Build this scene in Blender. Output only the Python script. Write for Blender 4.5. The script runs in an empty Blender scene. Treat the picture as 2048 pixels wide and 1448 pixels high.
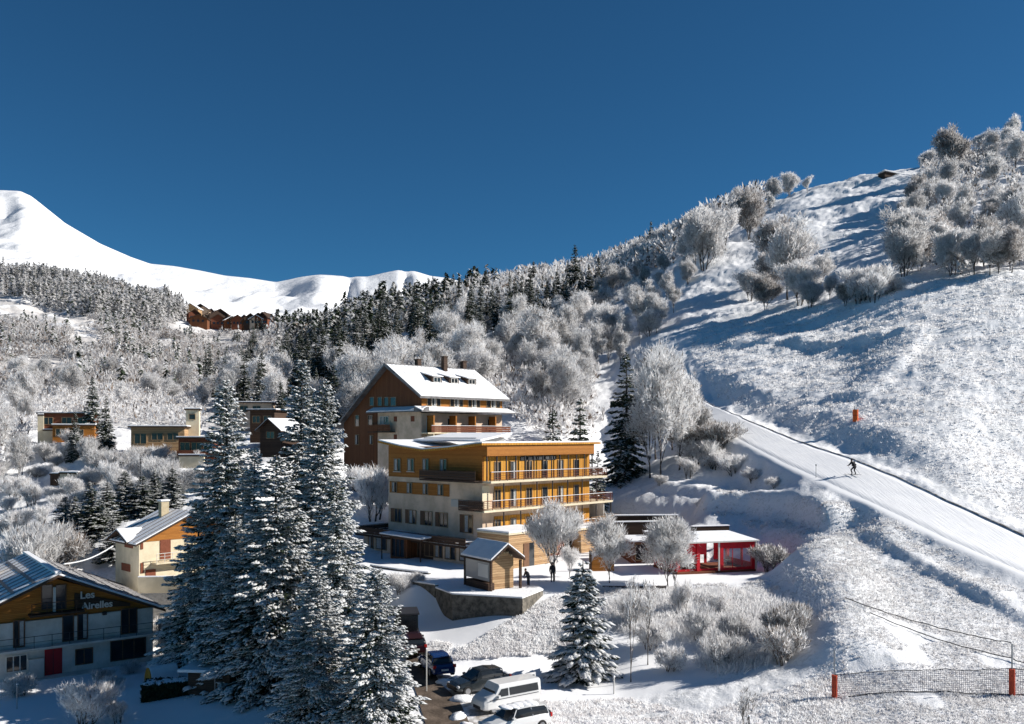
import bpy, bmesh, math, random
import numpy as np
from mathutils import Vector, Matrix
from math import sin, cos, pi, radians, log, exp, sqrt

# ------------------------------------------------------------------ camera, sky, sun, exposure
S = bpy.context.scene
COL = S.collection
F = 1800.0; HZ = 870.0            # focal length and eye level in photo pixels (2048 wide)
cam_d = bpy.data.cameras.new("camera"); cam = bpy.data.objects.new("camera", cam_d); COL.objects.link(cam)
cam.location = (0, 0, 0); cam.rotation_euler = (pi/2, 0, 0)
cam_d.sensor_width = 36; cam_d.lens = 36*F/2048; cam_d.shift_y = (HZ-724)/2048
cam_d.clip_start = 0.5; cam_d.clip_end = 20000
S.camera = cam
SUN_EL = radians(30.5); SUN_AZ = radians(3)     # azimuth measured from +X towards +Y
w = bpy.data.worlds.new("World"); S.world = w; w.use_nodes = True
nt = w.node_tree; nt.nodes.clear()
sky = nt.nodes.new('ShaderNodeTexSky'); sky.sky_type = 'NISHITA'; sky.sun_disc = False
sky.sun_elevation = SUN_EL; sky.sun_rotation = pi/2-SUN_AZ
sky.altitude = 3200; sky.air_density = 1.0; sky.dust_density = 0.1; sky.ozone_density = 4.0
tint = nt.nodes.new('ShaderNodeMix'); tint.data_type = 'RGBA'; tint.blend_type = 'MULTIPLY'; tint.inputs[0].default_value = 1
tint.inputs[7].default_value = (0.35, 0.84, 1.0, 1)
bg = nt.nodes.new('ShaderNodeBackground'); bg.inputs[1].default_value = 0.051
wo = nt.nodes.new('ShaderNodeOutputWorld')
nt.links.new(sky.outputs[0], tint.inputs[6]); nt.links.new(tint.outputs[2], bg.inputs[0]); nt.links.new(bg.outputs[0], wo.inputs[0])
sl = bpy.data.lights.new("sun", 'SUN'); sl.energy = 5.0; sl.angle = radians(0.5); sl.color = (1.0, 0.955, 0.89)
sun = bpy.data.objects.new("sun", sl); COL.objects.link(sun)
sd = Vector((cos(SUN_EL)*cos(SUN_AZ), cos(SUN_EL)*sin(SUN_AZ), sin(SUN_EL)))
sun.rotation_euler = sd.to_track_quat('Z', 'Y').to_euler(); sun.location = (200, 0, 200)
S.view_settings.view_transform = 'Standard'; S.view_settings.look = 'None'
S.view_settings.exposure = 0.55
S.cycles.max_bounces = 10; S.cycles.diffuse_bounces = 6; S.cycles.transmission_bounces = 6; S.cycles.transparent_max_bounces = 12; S.view_settings.gamma = 1

R = random.Random(7)
NR = np.random.RandomState(11)

# ------------------------------------------------------------------ materials
def mat(name, col, rough=.8, col2=None, scale=3., bump=0., bscale=20., detail=4, spec=.3, metal=0., stretch=None, contrast=(.4,.6), coat=0.):
    m = bpy.data.materials.new(name); m.use_nodes = True
    n = m.node_tree.nodes; l = m.node_tree.links; p = n['Principled BSDF']
    p.inputs['Base Color'].default_value = (*col, 1); p.inputs['Roughness'].default_value = rough
    p.inputs['Specular IOR Level'].default_value = spec; p.inputs['Metallic'].default_value = metal
    if coat: p.inputs['Coat Weight'].default_value = coat
    tc = n.new('ShaderNodeTexCoord'); src = tc.outputs['Object']
    if stretch:
        mp = n.new('ShaderNodeMapping'); mp.inputs['Scale'].default_value = stretch; l.new(src, mp.inputs[0]); src = mp.outputs[0]
    if col2:
        no = n.new('ShaderNodeTexNoise'); no.inputs['Scale'].default_value = scale; no.inputs['Detail'].default_value = detail
        no.inputs['Roughness'].default_value = .65
        l.new(src, no.inputs['Vector'])
        cr = n.new('ShaderNodeValToRGB'); cr.color_ramp.elements[0].position = contrast[0]; cr.color_ramp.elements[1].position = contrast[1]
        cr.color_ramp.elements[0].color = (*col, 1); cr.color_ramp.elements[1].color = (*col2, 1)
        l.new(no.outputs[0], cr.inputs[0]); l.new(cr.outputs[0], p.inputs['Base Color'])
    if bump:
        nb = n.new('ShaderNodeTexNoise'); nb.inputs['Scale'].default_value = bscale; nb.inputs['Detail'].default_value = 5
        l.new(src, nb.inputs['Vector'])
        b = n.new('ShaderNodeBump'); b.inputs['Strength'].default_value = 1; b.inputs['Distance'].default_value = bump
        l.new(nb.outputs[0], b.inputs['Height']); l.new(b.outputs[0], p.inputs['Normal'])
    return m

def planks(name, c1, c2, board=.16, axis='z', rough=.75):
    """boarded timber: thin dark joints every `board` metres and each board its own tone"""
    m = bpy.data.materials.new(name); m.use_nodes = True
    n = m.node_tree.nodes; l = m.node_tree.links; p = n['Principled BSDF']; p.inputs['Roughness'].default_value = rough
    p.inputs['Specular IOR Level'].default_value = .2
    tc = n.new('ShaderNodeTexCoord'); sx = n.new('ShaderNodeSeparateXYZ'); l.new(tc.outputs['Object'], sx.inputs[0])
    if axis == 'z': o = sx.outputs['Z']
    else:
        ad = n.new('ShaderNodeMath'); ad.operation = 'ADD'; l.new(sx.outputs['X'], ad.inputs[0]); l.new(sx.outputs['Y'], ad.inputs[1]); o = ad.outputs[0]
    dv = n.new('ShaderNodeMath'); dv.operation = 'DIVIDE'; dv.inputs[1].default_value = board; l.new(o, dv.inputs[0])
    fl = n.new('ShaderNodeMath'); fl.operation = 'FLOOR'; l.new(dv.outputs[0], fl.inputs[0])
    fr = n.new('ShaderNodeMath'); fr.operation = 'FRACT'; l.new(dv.outputs[0], fr.inputs[0])
    wn = n.new('ShaderNodeTexWhiteNoise'); wn.noise_dimensions = '1D'; l.new(fl.outputs[0], wn.inputs['W'])
    mp = n.new('ShaderNodeMapping'); mp.inputs['Scale'].default_value = (1, 1, 9) if axis == 'z' else (7, 7, .8); l.new(tc.outputs['Object'], mp.inputs[0])
    ns = n.new('ShaderNodeTexNoise'); ns.inputs['Scale'].default_value = 1.5; ns.inputs['Detail'].default_value = 5; l.new(mp.outputs[0], ns.inputs['Vector'])
    av = n.new('ShaderNodeMath'); av.operation = 'MULTIPLY_ADD'; av.inputs[1].default_value = .45; l.new(wn.outputs[0], av.inputs[0]); l.new(ns.outputs[0], av.inputs[2])
    cr = n.new('ShaderNodeValToRGB'); cr.color_ramp.elements[0].position = .35; cr.color_ramp.elements[1].position = 1.0
    cr.color_ramp.elements[0].color = (*c1, 1); cr.color_ramp.elements[1].color = (*c2, 1); l.new(av.outputs[0], cr.inputs[0])
    jt = n.new('ShaderNodeMath'); jt.operation = 'LESS_THAN'; jt.inputs[1].default_value = .1; l.new(fr.outputs[0], jt.inputs[0])
    mx = n.new('ShaderNodeMix'); mx.data_type = 'RGBA'; l.new(jt.outputs[0], mx.inputs[0]); l.new(cr.outputs[0], mx.inputs[6])
    mx.inputs[7].default_value = (c1[0]*.3, c1[1]*.3, c1[2]*.3, 1); l.new(mx.outputs[2], p.inputs['Base Color'])
    return m

def translucent(m, f=.5):
    """thin frosted twigs let light through"""
    n = m.node_tree.nodes; l = m.node_tree.links; p = n['Principled BSDF']; out = n['Material Output']
    t = n.new('ShaderNodeBsdfTranslucent'); mx = n.new('ShaderNodeMixShader'); mx.inputs[0].default_value = f
    lk = p.inputs['Base Color'].links
    if lk: l.new(lk[0].from_socket, t.inputs[0])
    l.new(p.outputs[0], mx.inputs[1]); l.new(t.outputs[0], mx.inputs[2]); l.new(mx.outputs[0], out.inputs[0]); return m
def objrand(m, lo=.8, hi=1.15):
    """vary a material's tone a little from thing to thing"""
    n = m.node_tree.nodes; l = m.node_tree.links; p = n['Principled BSDF']
    oi = n.new('ShaderNodeObjectInfo'); mr = n.new('ShaderNodeMapRange'); mr.inputs[3].default_value = lo; mr.inputs[4].default_value = hi
    l.new(oi.outputs['Random'], mr.inputs[0])
    mx = n.new('ShaderNodeMix'); mx.data_type = 'RGBA'; mx.blend_type = 'MULTIPLY'; mx.inputs[0].default_value = 1
    lk = p.inputs['Base Color'].links
    if lk: l.new(lk[0].from_socket, mx.inputs[6])
    else: mx.inputs[6].default_value = p.inputs['Base Color'].default_value
    cb = n.new('ShaderNodeCombineColor')
    for i in range(3): l.new(mr.outputs[0], cb.inputs[i])
    l.new(cb.outputs[0], mx.inputs[7]); l.new(mx.outputs[2], p.inputs['Base Color'])
    return m

M = {}
M['snow'] = mat('snow', (.83,.84,.86), .65, (.88,.88,.89), 1.2, .05, 6, spec=.25)
M['roofsnow'] = mat('roof_snow', (.80,.81,.83), .6, (.87,.87,.88), 1.5, .03, 8)
M['treesnow'] = objrand(mat('tree_snow', (.86,.87,.88), .75, (.93,.93,.93), 5, spec=.1), .88, 1.05)
M['needles'] = objrand(mat('needles', (.016,.028,.018), .7, (.05,.066,.032), 3, spec=.15), .75, 1.3)
M['rime'] = objrand(mat('rime_twigs', (.84,.83,.83), .8, (.93,.93,.93), .6, spec=.1), .82, 1.08)
M['rimegrey'] = objrand(mat('thin_rime_twigs', (.56,.53,.515), .8, (.80,.78,.77), .8, spec=.1), .8, 1.1)
M['twig'] = objrand(mat('bare_twigs', (.15,.115,.095), .8, (.28,.23,.19), 1.5, spec=.1), .8, 1.2)
M['bark'] = mat('bark', (.05,.04,.034), .85, (.13,.11,.10), 4, .03, 15)
M['cream'] = mat('cream_render', (.70,.535,.40), .85, (.55,.415,.30), .55, .01, 30, spec=.15)
M['cream2'] = mat('pale_render', (.68,.59,.43), .85, (.60,.52,.37), 1.0, .01, 30, spec=.15)
M['grey'] = mat('grey_render', (.30,.29,.27), .85, (.36,.35,.33), 1.0, .01, 30, spec=.15)
M['white'] = mat('white_render', (.48,.46,.42), .85, (.62,.60,.56), .6, .01, 30, spec=.15)
M['orange'] = planks('orange_boards', (.27,.10,.018), (.42,.17,.035), .14)
M['gold'] = planks('golden_boards', (.40,.17,.022), (.58,.29,.045), .42, 'x')
M['brown'] = planks('brown_boards', (.115,.042,.018), (.19,.075,.032), .18, 'x')
M['larch'] = planks('weathered_larch', (.27,.155,.075), (.50,.33,.18), .19)
M['darkwood'] = planks('dark_boards', (.045,.028,.02), (.085,.052,.036), .15)
M['redwood'] = planks('red_brown_boards', (.13,.04,.02), (.21,.075,.04), .15)
M['shutter'] = mat('shutter', (.13,.065,.035), .7, (.17,.085,.045), 6)
M['shutterred'] = mat('red_shutter', (.16,.045,.02), .7, (.2,.06,.03), 6)
M['glass'] = mat('window_glass', (.018,.022,.026), .08, spec=.6)
M['curtain'] = mat('net_curtain', (.42,.42,.40), .8, (.3,.3,.3), 5)
M['frame'] = mat('window_frame', (.30,.20,.11), .6)
M['wframe'] = mat('pale_window_frame', (.62,.60,.56), .6)
M['dark'] = mat('dark_metal', (.035,.035,.04), .5, metal=.3)
M['steel'] = mat('galvanised_steel', (.30,.31,.32), .45, metal=.6)
M['stone'] = mat('stone_wall', (.065,.06,.05), .9, (.19,.17,.14), 2.2, .12, 3.5, contrast=(.35,.65))
M['red'] = mat('red_canvas', (.55,.010,.022), .6, (.42,.008,.016), 2)
M['reddoor'] = mat('red_door', (.35,.012,.02), .5)
M['orangepad'] = mat('orange_pad', (.75,.14,.02), .6, (.6,.10,.015), 3)
M['redpad'] = mat('red_pad', (.52,.075,.03), .7, (.40,.05,.025), 3)
M['tyre'] = mat('tyre', (.02,.02,.02), .9)
M['rim'] = mat('wheel_rim', (.35,.35,.36), .35, metal=.7)
M['skin'] = mat('skin', (.45,.27,.19), .6)
M['black'] = mat('black_cloth', (.02,.02,.024), .85)
M['mud'] = mat('muddy_road', (.075,.055,.04), .8, (.14,.105,.08), .8, .04, 5)
M['rock'] = mat('rock', (.08,.075,.07), .9, (.2,.19,.18), 2, .1, 3)
M['chimney'] = mat('chimney_render', (.50,.42,.28), .85, (.42,.34,.22), 2)
M['roofmetal'] = mat('roof_metal', (.12,.115,.115), .5, (.2,.19,.19), 1.2, metal=.2)

for k_ in ('rime', 'rimegrey'): translucent(M[k_])
translucent(M['treesnow'], .35)

# ------------------------------------------------------------------ object helpers
def tag(o, label=None, cat=None, group=None, kind=None):
    if label: o['label'] = label
    if cat: o['category'] = cat
    if group: o['group'] = group
    if kind: o['kind'] = kind
    return o

def empty(name, loc, rz=0, label=None, cat=None, group=None):
    o = bpy.data.objects.new(name, None); COL.objects.link(o); o.location = loc; o.rotation_euler = (0, 0, rz)
    o.empty_display_size = .3
    return tag(o, label, cat, group)

def npmesh(name, V, Fq, mats, mi=None, smooth=False):
    """mesh from numpy arrays; Fq is an (n,3) or (n,4) index array or a list of such"""
    if not isinstance(Fq, (list, tuple)): Fq = [Fq]
    Fq = [np.asarray(f, dtype=np.int32) for f in Fq if len(f)]
    me = bpy.data.meshes.new(name)
    me.vertices.add(len(V)); me.vertices.foreach_set('co', np.asarray(V, dtype=np.float32).ravel())
    loops = np.concatenate([f.ravel() for f in Fq]); sizes = np.concatenate([np.full(len(f), f.shape[1]) for f in Fq])
    me.loops.add(len(loops)); me.loops.foreach_set('vertex_index', loops.astype(np.int32))
    me.polygons.add(len(sizes)); st = np.concatenate([[0], np.cumsum(sizes)[:-1]])
    me.polygons.foreach_set('loop_start', st.astype(np.int32))
    for m in (mats if isinstance(mats, (list, tuple)) else [mats]): me.materials.append(m)
    if mi is not None: me.polygons.foreach_set('material_index', np.asarray(mi, dtype=np.int32))
    if smooth: me.polygons.foreach_set('use_smooth', np.ones(len(sizes), dtype=bool))
    me.update(calc_edges=True); me.validate()
    return me

def link(name, me, parent=None, loc=None, rz=0):
    o = bpy.data.objects.new(name, me); COL.objects.link(o)
    if parent: o.parent = parent
    if loc is not None: o.location = loc
    if rz: o.rotation_euler = (0, 0, rz)
    return o

class MB:
    def __init__(s): s.v = []; s.f = []
    def add(s, vs, fs):
        n = len(s.v); s.v += [tuple(v) for v in vs]; s.f += [tuple(i+n for i in f) for f in fs]; return s
    def box(s, x0, x1, y0, y1, z0, z1):
        if x0 > x1: x0, x1 = x1, x0
        if y0 > y1: y0, y1 = y1, y0
        if z0 > z1: z0, z1 = z1, z0
        return s.add([(x0,y0,z0),(x1,y0,z0),(x1,y1,z0),(x0,y1,z0),(x0,y0,z1),(x1,y0,z1),(x1,y1,z1),(x0,y1,z1)],
                     [(0,3,2,1),(4,5,6,7),(0,1,5,4),(1,2,6,5),(2,3,7,6),(3,0,4,7)])
    def prism(s, poly, axis, a, b):
        """poly in the two other axes, extruded along axis from a to b"""
        n = len(poly)
        def P(p, t):
            if axis == 'x': return (t, p[0], p[1])
            if axis == 'y': return (p[0], t, p[1])
            return (p[0], p[1], t)
        vs = [P(p, a) for p in poly]+[P(p, b) for p in poly]
        fs = [tuple(range(n))[::-1], tuple(range(n, 2*n))]+[(i, (i+1) % n, n+(i+1) % n, n+i) for i in range(n)]
        return s.add(vs, fs)
    def slab(s, pts, t):
        """a sheet through pts (3-D polygon) with thickness t downwards"""
        n = len(pts)
        return s.add(list(pts)+[(p[0], p[1], p[2]-t) for p in pts],
                     [tuple(range(n)), tuple(range(n, 2*n))[::-1]]+[(i, n+i, n+(i+1) % n, (i+1) % n) for i in range(n)])
    def tube(s, pts, r, k=6, r2=None):
        pts = [Vector(p) for p in pts]; n = len(pts); base = len(s.v)
        for i, p in enumerate(pts):
            d = (pts[min(i+1, n-1)]-pts[max(i-1, 0)]).normalized()
            a = d.cross(Vector((0, 0, 1)));
            if a.length < 1e-3: a = Vector((1, 0, 0))
            a.normalize(); b = d.cross(a); rr = r if r2 is None else r+(r2-r)*i/max(1, n-1)
            for j in range(k):
                q = p+(a*cos(2*pi*j/k)+b*sin(2*pi*j/k))*rr; s.v.append(tuple(q))
        for i in range(n-1):
            for j in range(k):
                s.f.append((base+i*k+j, base+i*k+(j+1) % k, base+(i+1)*k+(j+1) % k, base+(i+1)*k+j))
        s.f.append(tuple(base+j for j in range(k))[::-1]); s.f.append(tuple(base+(n-1)*k+j for j in range(k)))
        return s
    def cyl(s, x, y, z0, z1, r, r2=None, k=12): return s.tube([(x, y, z0), (x, y, z1)], r, k, r2)
    def lump(s, c, rx, ry, rz, seed=0, k=8, rings=4):
        rr = random.Random(seed); base = len(s.v); c = Vector(c)
        s.v.append((c.x, c.y, c.z+rz))
        for i in range(1, rings):
            th = pi*i/rings
            for j in range(k):
                q = 1+rr.uniform(-.15, .15)
                s.v.append((c.x+rx*q*sin(th)*cos(2*pi*j/k), c.y+ry*q*sin(th)*sin(2*pi*j/k), c.z+rz*q*cos(th)))
        s.v.append((c.x, c.y, c.z-rz)); last = len(s.v)-1
        for j in range(k):
            s.f.append((base, base+1+j, base+1+(j+1) % k)); b = base+1+(rings-2)*k
            s.f.append((last, b+(j+1) % k, b+j))
        for i in range(rings-2):
            for j in range(k):
                a = base+1+i*k; s.f.append((a+j, a+k+j, a+k+(j+1) % k, a+(j+1) % k))
        return s
    def mesh(s, name, m):
        me = bpy.data.meshes.new(name); me.from_pydata(s.v, [], s.f)
        for q in (m if isinstance(m, (list, tuple)) else [m]): me.materials.append(M[q] if isinstance(q, str) else q)
        me.update(); return me
    def build(s, name, m, parent=None, loc=None, rz=0, smooth=False, bevel=0):
        if m == 'roofsnow' and not bevel and not smooth and len(s.f) < 60: bevel = .045
        me = s.mesh(name, m)
        if smooth: me.polygons.foreach_set('use_smooth', [True]*len(me.polygons))
        o = link(name, me, parent, loc, rz)
        if bevel:
            b = o.modifiers.new('bevel', 'BEVEL'); b.width = bevel; b.segments = 2; b.limit_method = 'ANGLE'
        return o

def copy_tree(o, parent=None):
    c = o.copy(); COL.objects.link(c); c.parent = parent
    for ch in list(o.children): copy_tree(ch, c)
    return c

# ------------------------------------------------------------------ terrain
def hash2(ix, iy, seed):
    n = (ix.astype(np.int64)*374761393+iy.astype(np.int64)*668265263+seed*1442695041) & 0x7fffffff
    n = ((n ^ (n >> 13))*1274126177) & 0x7fffffff
    return ((n ^ (n >> 16)) & 0xffff)/65535.0
def vnoise(x, y, seed=0):
    ix = np.floor(x); iy = np.floor(y); fx = x-ix; fy = y-iy
    fx = fx*fx*(3-2*fx); fy = fy*fy*(3-2*fy)
    a = hash2(ix, iy, seed); b = hash2(ix+1, iy, seed); c = hash2(ix, iy+1, seed); d = hash2(ix+1, iy+1, seed)
    return (a*(1-fx)+b*fx)*(1-fy)+(c*(1-fx)+d*fx)*fy
def fbm(x, y, o=4, seed=0):
    t = 0; a = .5
    for i in range(o): t = t+a*(vnoise(x*2**i, y*2**i, seed+i)-.5); a *= .5
    return t
def P(px, py, Y): return ((px-1024)*Y/F, Y, -(py-HZ)*Y/F)

def p_(Y, py): return (Y, -(py-HZ)*Y/F)
COLS = {
 -900: [(22,-20),(60,-20),(95,-18),(160,-4),(260,14),(500,60),(1000,170),(1500,200)],
 -200: [(22,-20),(60,-19.8),(85,-19.6),(100,-17.5),(150,-5),(260,15),(500,62),(750,118),(1000,176),(1200,205),(1500,190)],
 0:    [(22,-20),(60,-19.8),(88,-19.6),(100,-17),(115,-12.5),p_(130,985),p_(150,905),p_(165,872),p_(260,765),p_(500,650),p_(750,605),p_(1000,562),p_(1100,556),(1300,170),(1500,150)],
 200:  [(22,-20),(60,-19.8),(76,-19.4),p_(86,1176),p_(96,1110),p_(112,1015),p_(130,965),p_(150,905),p_(165,882),p_(260,775),p_(500,670),p_(750,622),p_(1000,578),(1250,140),(1500,120)],
 330:  [(22,-20),(60,-19.6),(76,-18.6),p_(88,1166),p_(98,1085),p_(112,1000),p_(130,962),p_(150,915),p_(170,880),p_(280,785),p_(500,690),p_(750,640),p_(950,612),(1200,110),(1500,90)],
 430:  [(22,-20),(60,-19.2),(76,-18),p_(90,1130),p_(110,1000),p_(130,955),p_(150,905),p_(180,862),p_(300,790),p_(500,715),p_(800,662),(1050,105),(1500,70)],
 530:  [(22,-20),(60,-18.8),(76,-17),p_(90,1130),p_(110,1020),p_(130,950),p_(150,898),p_(180,852),p_(300,775),p_(500,700),p_(700,662),(850,75),(1500,50)],
 620:  [(22,-20),(58,-18.6),(70,-17.4),p_(82,1180),p_(96,1120),p_(115,1040),p_(130,975),p_(155,890),p_(200,835),p_(300,765),p_(450,705),p_(600,668),(750,75),(1500,40)],
 740:  [(22,-19),(58,-18.4),(68,-17.2),(77,-16.2),(86,-13.8),(96,-13.2),(112,-10.5),p_(130,990),p_(145,960),p_(165,860),p_(220,780),p_(300,715),p_(420,672),p_(560,636),(700,80),(1500,40)],
 860:  [(22,-19),(54,-18.2),(62,-17.4),(70,-16.8),(77,-15.9),(84,-13.6),(96,-13.3),(125,-9),(150,-1),p_(200,792),p_(300,695),p_(400,648),p_(520,614),(700,70),(1500,40)],
 1000: [(22,-19),(52,-18.0),(60,-17.3),(66,-16.9),(72,-15.4),(78,-13.9),(84,-13.3),(97,-13.3),(125,-8.6),(150,-1),p_(200,785),p_(300,680),p_(400,618),p_(470,594),(600,80),(1500,40)],
 1120: [(22,-19),(52,-17.8),(59,-17.0),(66,-16.6),(72,-15.0),(78,-13.6),(84,-13.3),(99,-13.3),(112,-10.6),(128,-7.8),(148,-2),p_(187,805),p_(262,680),p_(400,600),p_(480,562),(620,90),(1500,40)],
 1220: [(22,-18),(52,-17.2),(58,-16.9),(65,-16.6),(71,-14.9),(77,-13.7),(84,-13.3),(97,-13.2),(106,-10.8),(118,-8.6),p_(130,977),p_(145,932),p_(165,882),p_(190,800),p_(212,752),p_(238,702),p_(340,600),p_(445,535),(640,100),(1500,40)],
 1320: [(22,-18),(52,-17),(57,-16.9),(64,-16.5),(70,-14.9),(77,-13.6),(84,-13.4),(96,-13.0),(102,-10.6),(112,-8.2),p_(122,960),p_(135,915),p_(153,845),p_(182,765),p_(207,700),p_(248,635),p_(340,550),p_(425,498),(600,105),(1500,40)],
 1400: [(22,-18),(52,-16.8),(57,-16.7),(63,-16.2),(70,-14.8),(77,-13.6),(84,-13.2),(94,-12.8),(101,-9.9),(106,-8.2),(113,-7.2),p_(122,935),p_(132,885),p_(145,825),p_(165,755),p_(195,700),p_(220,652),p_(238,622),p_(275,560),p_(350,490),p_(410,450),(600,115),(1500,40)],
 1500: [(22,-17),(50,-16.6),(55,-16.5),(62,-15.6),(70,-14.7),(77,-13.5),(84,-13.1),(92,-12.2),(99,-10.1),(104,-8.3),(110,-7.4),p_(122,925),p_(132,862),p_(150,776),p_(170,722),p_(200,665),p_(225,630),p_(245,606),p_(290,515),p_(360,450),p_(410,410),(600,120),(1500,40)],
 1600: [(22,-17),(48,-16.4),(54,-15.9),(60,-15.3),(70,-14.2),(78,-12.6),(86,-10.9),(93,-9.3),(98,-8.2),(104,-6.4),p_(116,884),p_(123,855),p_(140,786),p_(165,722),p_(190,665),p_(212,622),p_(240,588),p_(280,500),p_(330,430),p_(390,380),(520,118),(1500,40)],
 1700: [(22,-17),(48,-15.9),(54,-15.6),(60,-14.7),(68,-13.2),(76,-11.6),(84,-9.9),(90,-8.8),(96,-6.0),p_(108,900),p_(120,838),p_(140,765),p_(162,695),p_(185,640),p_(205,602),p_(235,562),p_(280,482),p_(330,405),p_(385,364),(520,120),(1500,40)],
 1800: [(22,-16),(46,-15.6),(54,-15.0),(62,-13.9),(72,-12.3),(80,-10.2),(86,-8),p_(98,950),p_(106,880),p_(120,806),p_(140,725),p_(160,658),p_(180,605),p_(200,568),p_(240,520),p_(300,435),p_(375,350),(520,122),(1500,40)],
 1920: [(22,-16),(46,-15.4),(53,-15.1),(60,-14.0),(68,-12.9),(75,-11.0),(84,-8.5),p_(93,978),p_(105,880),p_(120,785),p_(140,695),p_(160,625),p_(180,575),p_(200,545),p_(240,505),p_(300,395),p_(375,325),(450,130),(1500,40)],
 2048: [(22,-16),(44,-15.4),(51,-15.2),(58,-14.4),(64,-13.7),(70,-11.6),(82,-9.4),p_(92,995),p_(105,900),p_(120,782),p_(135,700),p_(152,630),p_(172,565),p_(200,528),p_(260,425),p_(340,318),p_(400,282),(480,140),(1500,40)],
 2350: [(22,-15),(44,-15),(58,-14.2),(68,-12.3),(85,-8),(100,-2.5),(120,5),(150,18),(180,28),(210,38),(260,62),(340,102),(420,138),(500,150),(1500,50)],
 3000: [(22,-14),(60,-12),(90,-5),(120,4),(180,26),(260,60),(400,130),(600,150),(1500,60)],
}
UL, UH, NU, NV = -.84, .84, 860, 820
YL, YH = 24.0, 1450.0
cu = np.array(sorted(COLS)); gu = np.linspace(UL, UH, NU); gl = np.linspace(log(YL), log(YH), NV); gY = np.exp(gl)
base = np.array([np.interp(gl, np.log([a for a, b in COLS[c]]), [b for a, b in COLS[c]]) for c in cu])   # per column
def smooth1(A, n, ax):
    for _ in range(n):
        B = np.moveaxis(A, ax, 0); Pd = np.concatenate([B[:1], B, B[-1:]]); B = Pd[:-2]*.25+Pd[1:-1]*.5+Pd[2:]*.25; A = np.moveaxis(B, 0, ax)
    return A
base = smooth1(base, 14, 1)
pxg = gu*F+1024; Z = np.empty((NU, NV))
for j in range(NV): Z[:, j] = np.interp(pxg, cu, base[:, j])
Z = smooth1(Z, 60, 0)
GX = gu[:, None]*gY[None, :]; GY = np.broadcast_to(gY[None, :], GX.shape)

def sstep(t): t = np.clip(t, 0, 1); return t*t*(3-2*t)
# broad undulation, growing with distance
und = np.clip((GY-105)/200, 0, 1)
Z += und*(fbm(GX/38, GY/38, 4, 3)*9*np.clip(GY/400, .3, 2.2)+fbm(GX/9, GY/9, 3, 9)*2.2*np.clip(GY/300, .2, 1.5))
left_w = sstep((1024*0-(GX/GY*F)-350)/250)*sstep((GY-200)/150)
Z += left_w*fbm(GX/90, GY/90, 4, 21)*34*np.clip(GY/700, .2, 1)

def flat(cx, cy, ang, hx, hy, z0, blend):
    """level a rectangle (half sizes hx, hy) to z0"""
    global Z
    c, s = cos(ang), sin(ang); dx = GX-cx; dy = GY-cy
    lx = np.abs(dx*c+dy*s)-hx; ly = np.abs(-dx*s+dy*c)-hy
    d = np.hypot(np.maximum(lx, 0), np.maximum(ly, 0)); wgt = sstep(1-d/blend)
    Z = Z*(1-wgt)+z0*wgt

def bank(pts, A, wu, wd, side=1):
    """a bank along a polyline: rises gently over wu on one side, drops within wd on the other"""
    global Z
    best = np.full(Z.shape, 1e9); sd_ = np.zeros(Z.shape); tt = np.zeros(Z.shape)
    n = len(pts)-1
    for i in range(n):
        ax, ay = pts[i]; bx, by = pts[i+1]; ex, ey = bx-ax, by-ay; L2 = ex*ex+ey*ey
        t = np.clip(((GX-ax)*ex+(GY-ay)*ey)/L2, 0, 1); qx = GX-(ax+ex*t); qy = GY-(ay+ey*t); d = np.hypot(qx, qy)
        m = d < best; best = np.where(m, d, best); sd_ = np.where(m, np.sign(ex*qy-ey*qx)*side, sd_); tt = np.where(m, (i+t)/n, tt)
    prof = np.where(sd_ > 0, sstep(1-best/wu), sstep(1-best/wd)); end = sstep(tt/.12)*sstep((1-tt)/.12)
    Z += A*prof*end

# the terrace the hotel stands on, the yards and the house plots
HOTEL_Z = -13.3
HX, HY = P(965, 0, 95)[:2]; HA = radians(46)
flat(HX+cos(HA)*8-sin(HA)*4, HY+sin(HA)*8+cos(HA)*4, HA, 13, 9, HOTEL_Z, 9)
flat(P(1130,0,88)[0], 86, radians(6), 14, 4, HOTEL_Z, 4)
flat(P(1400,0,88)[0], 88, radians(8), 8, 4, HOTEL_Z, 3)
flat(P(800,0,90)[0], 90, radians(-38), 8, 4, HOTEL_Z, 3)
flat(P(760,0,138)[0], 138, HA, 14, 12, -8.8, 9)
flat(P(280,0,91)[0], 92, radians(20), 9, 6, P(0,1168,88)[2], 6)
flat(P(110,0,80)[0], 79, radians(37), 12, 9, -19.7, 8)
flat(P(110,0,152)[0], 152, radians(10), 8, 5, P(0,885,148)[2], 8)
flat(P(320,0,145)[0], 145, radians(10), 9, 5, P(0,905,140)[2], 8)
flat(P(400,0,139)[0], 139, radians(5), 6, 5, P(0,935,135)[2], 6)
# car park and lane
flat(P(1000,0,58)[0], 58, radians(25), 7, 4.5, -17.3, 5)

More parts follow.
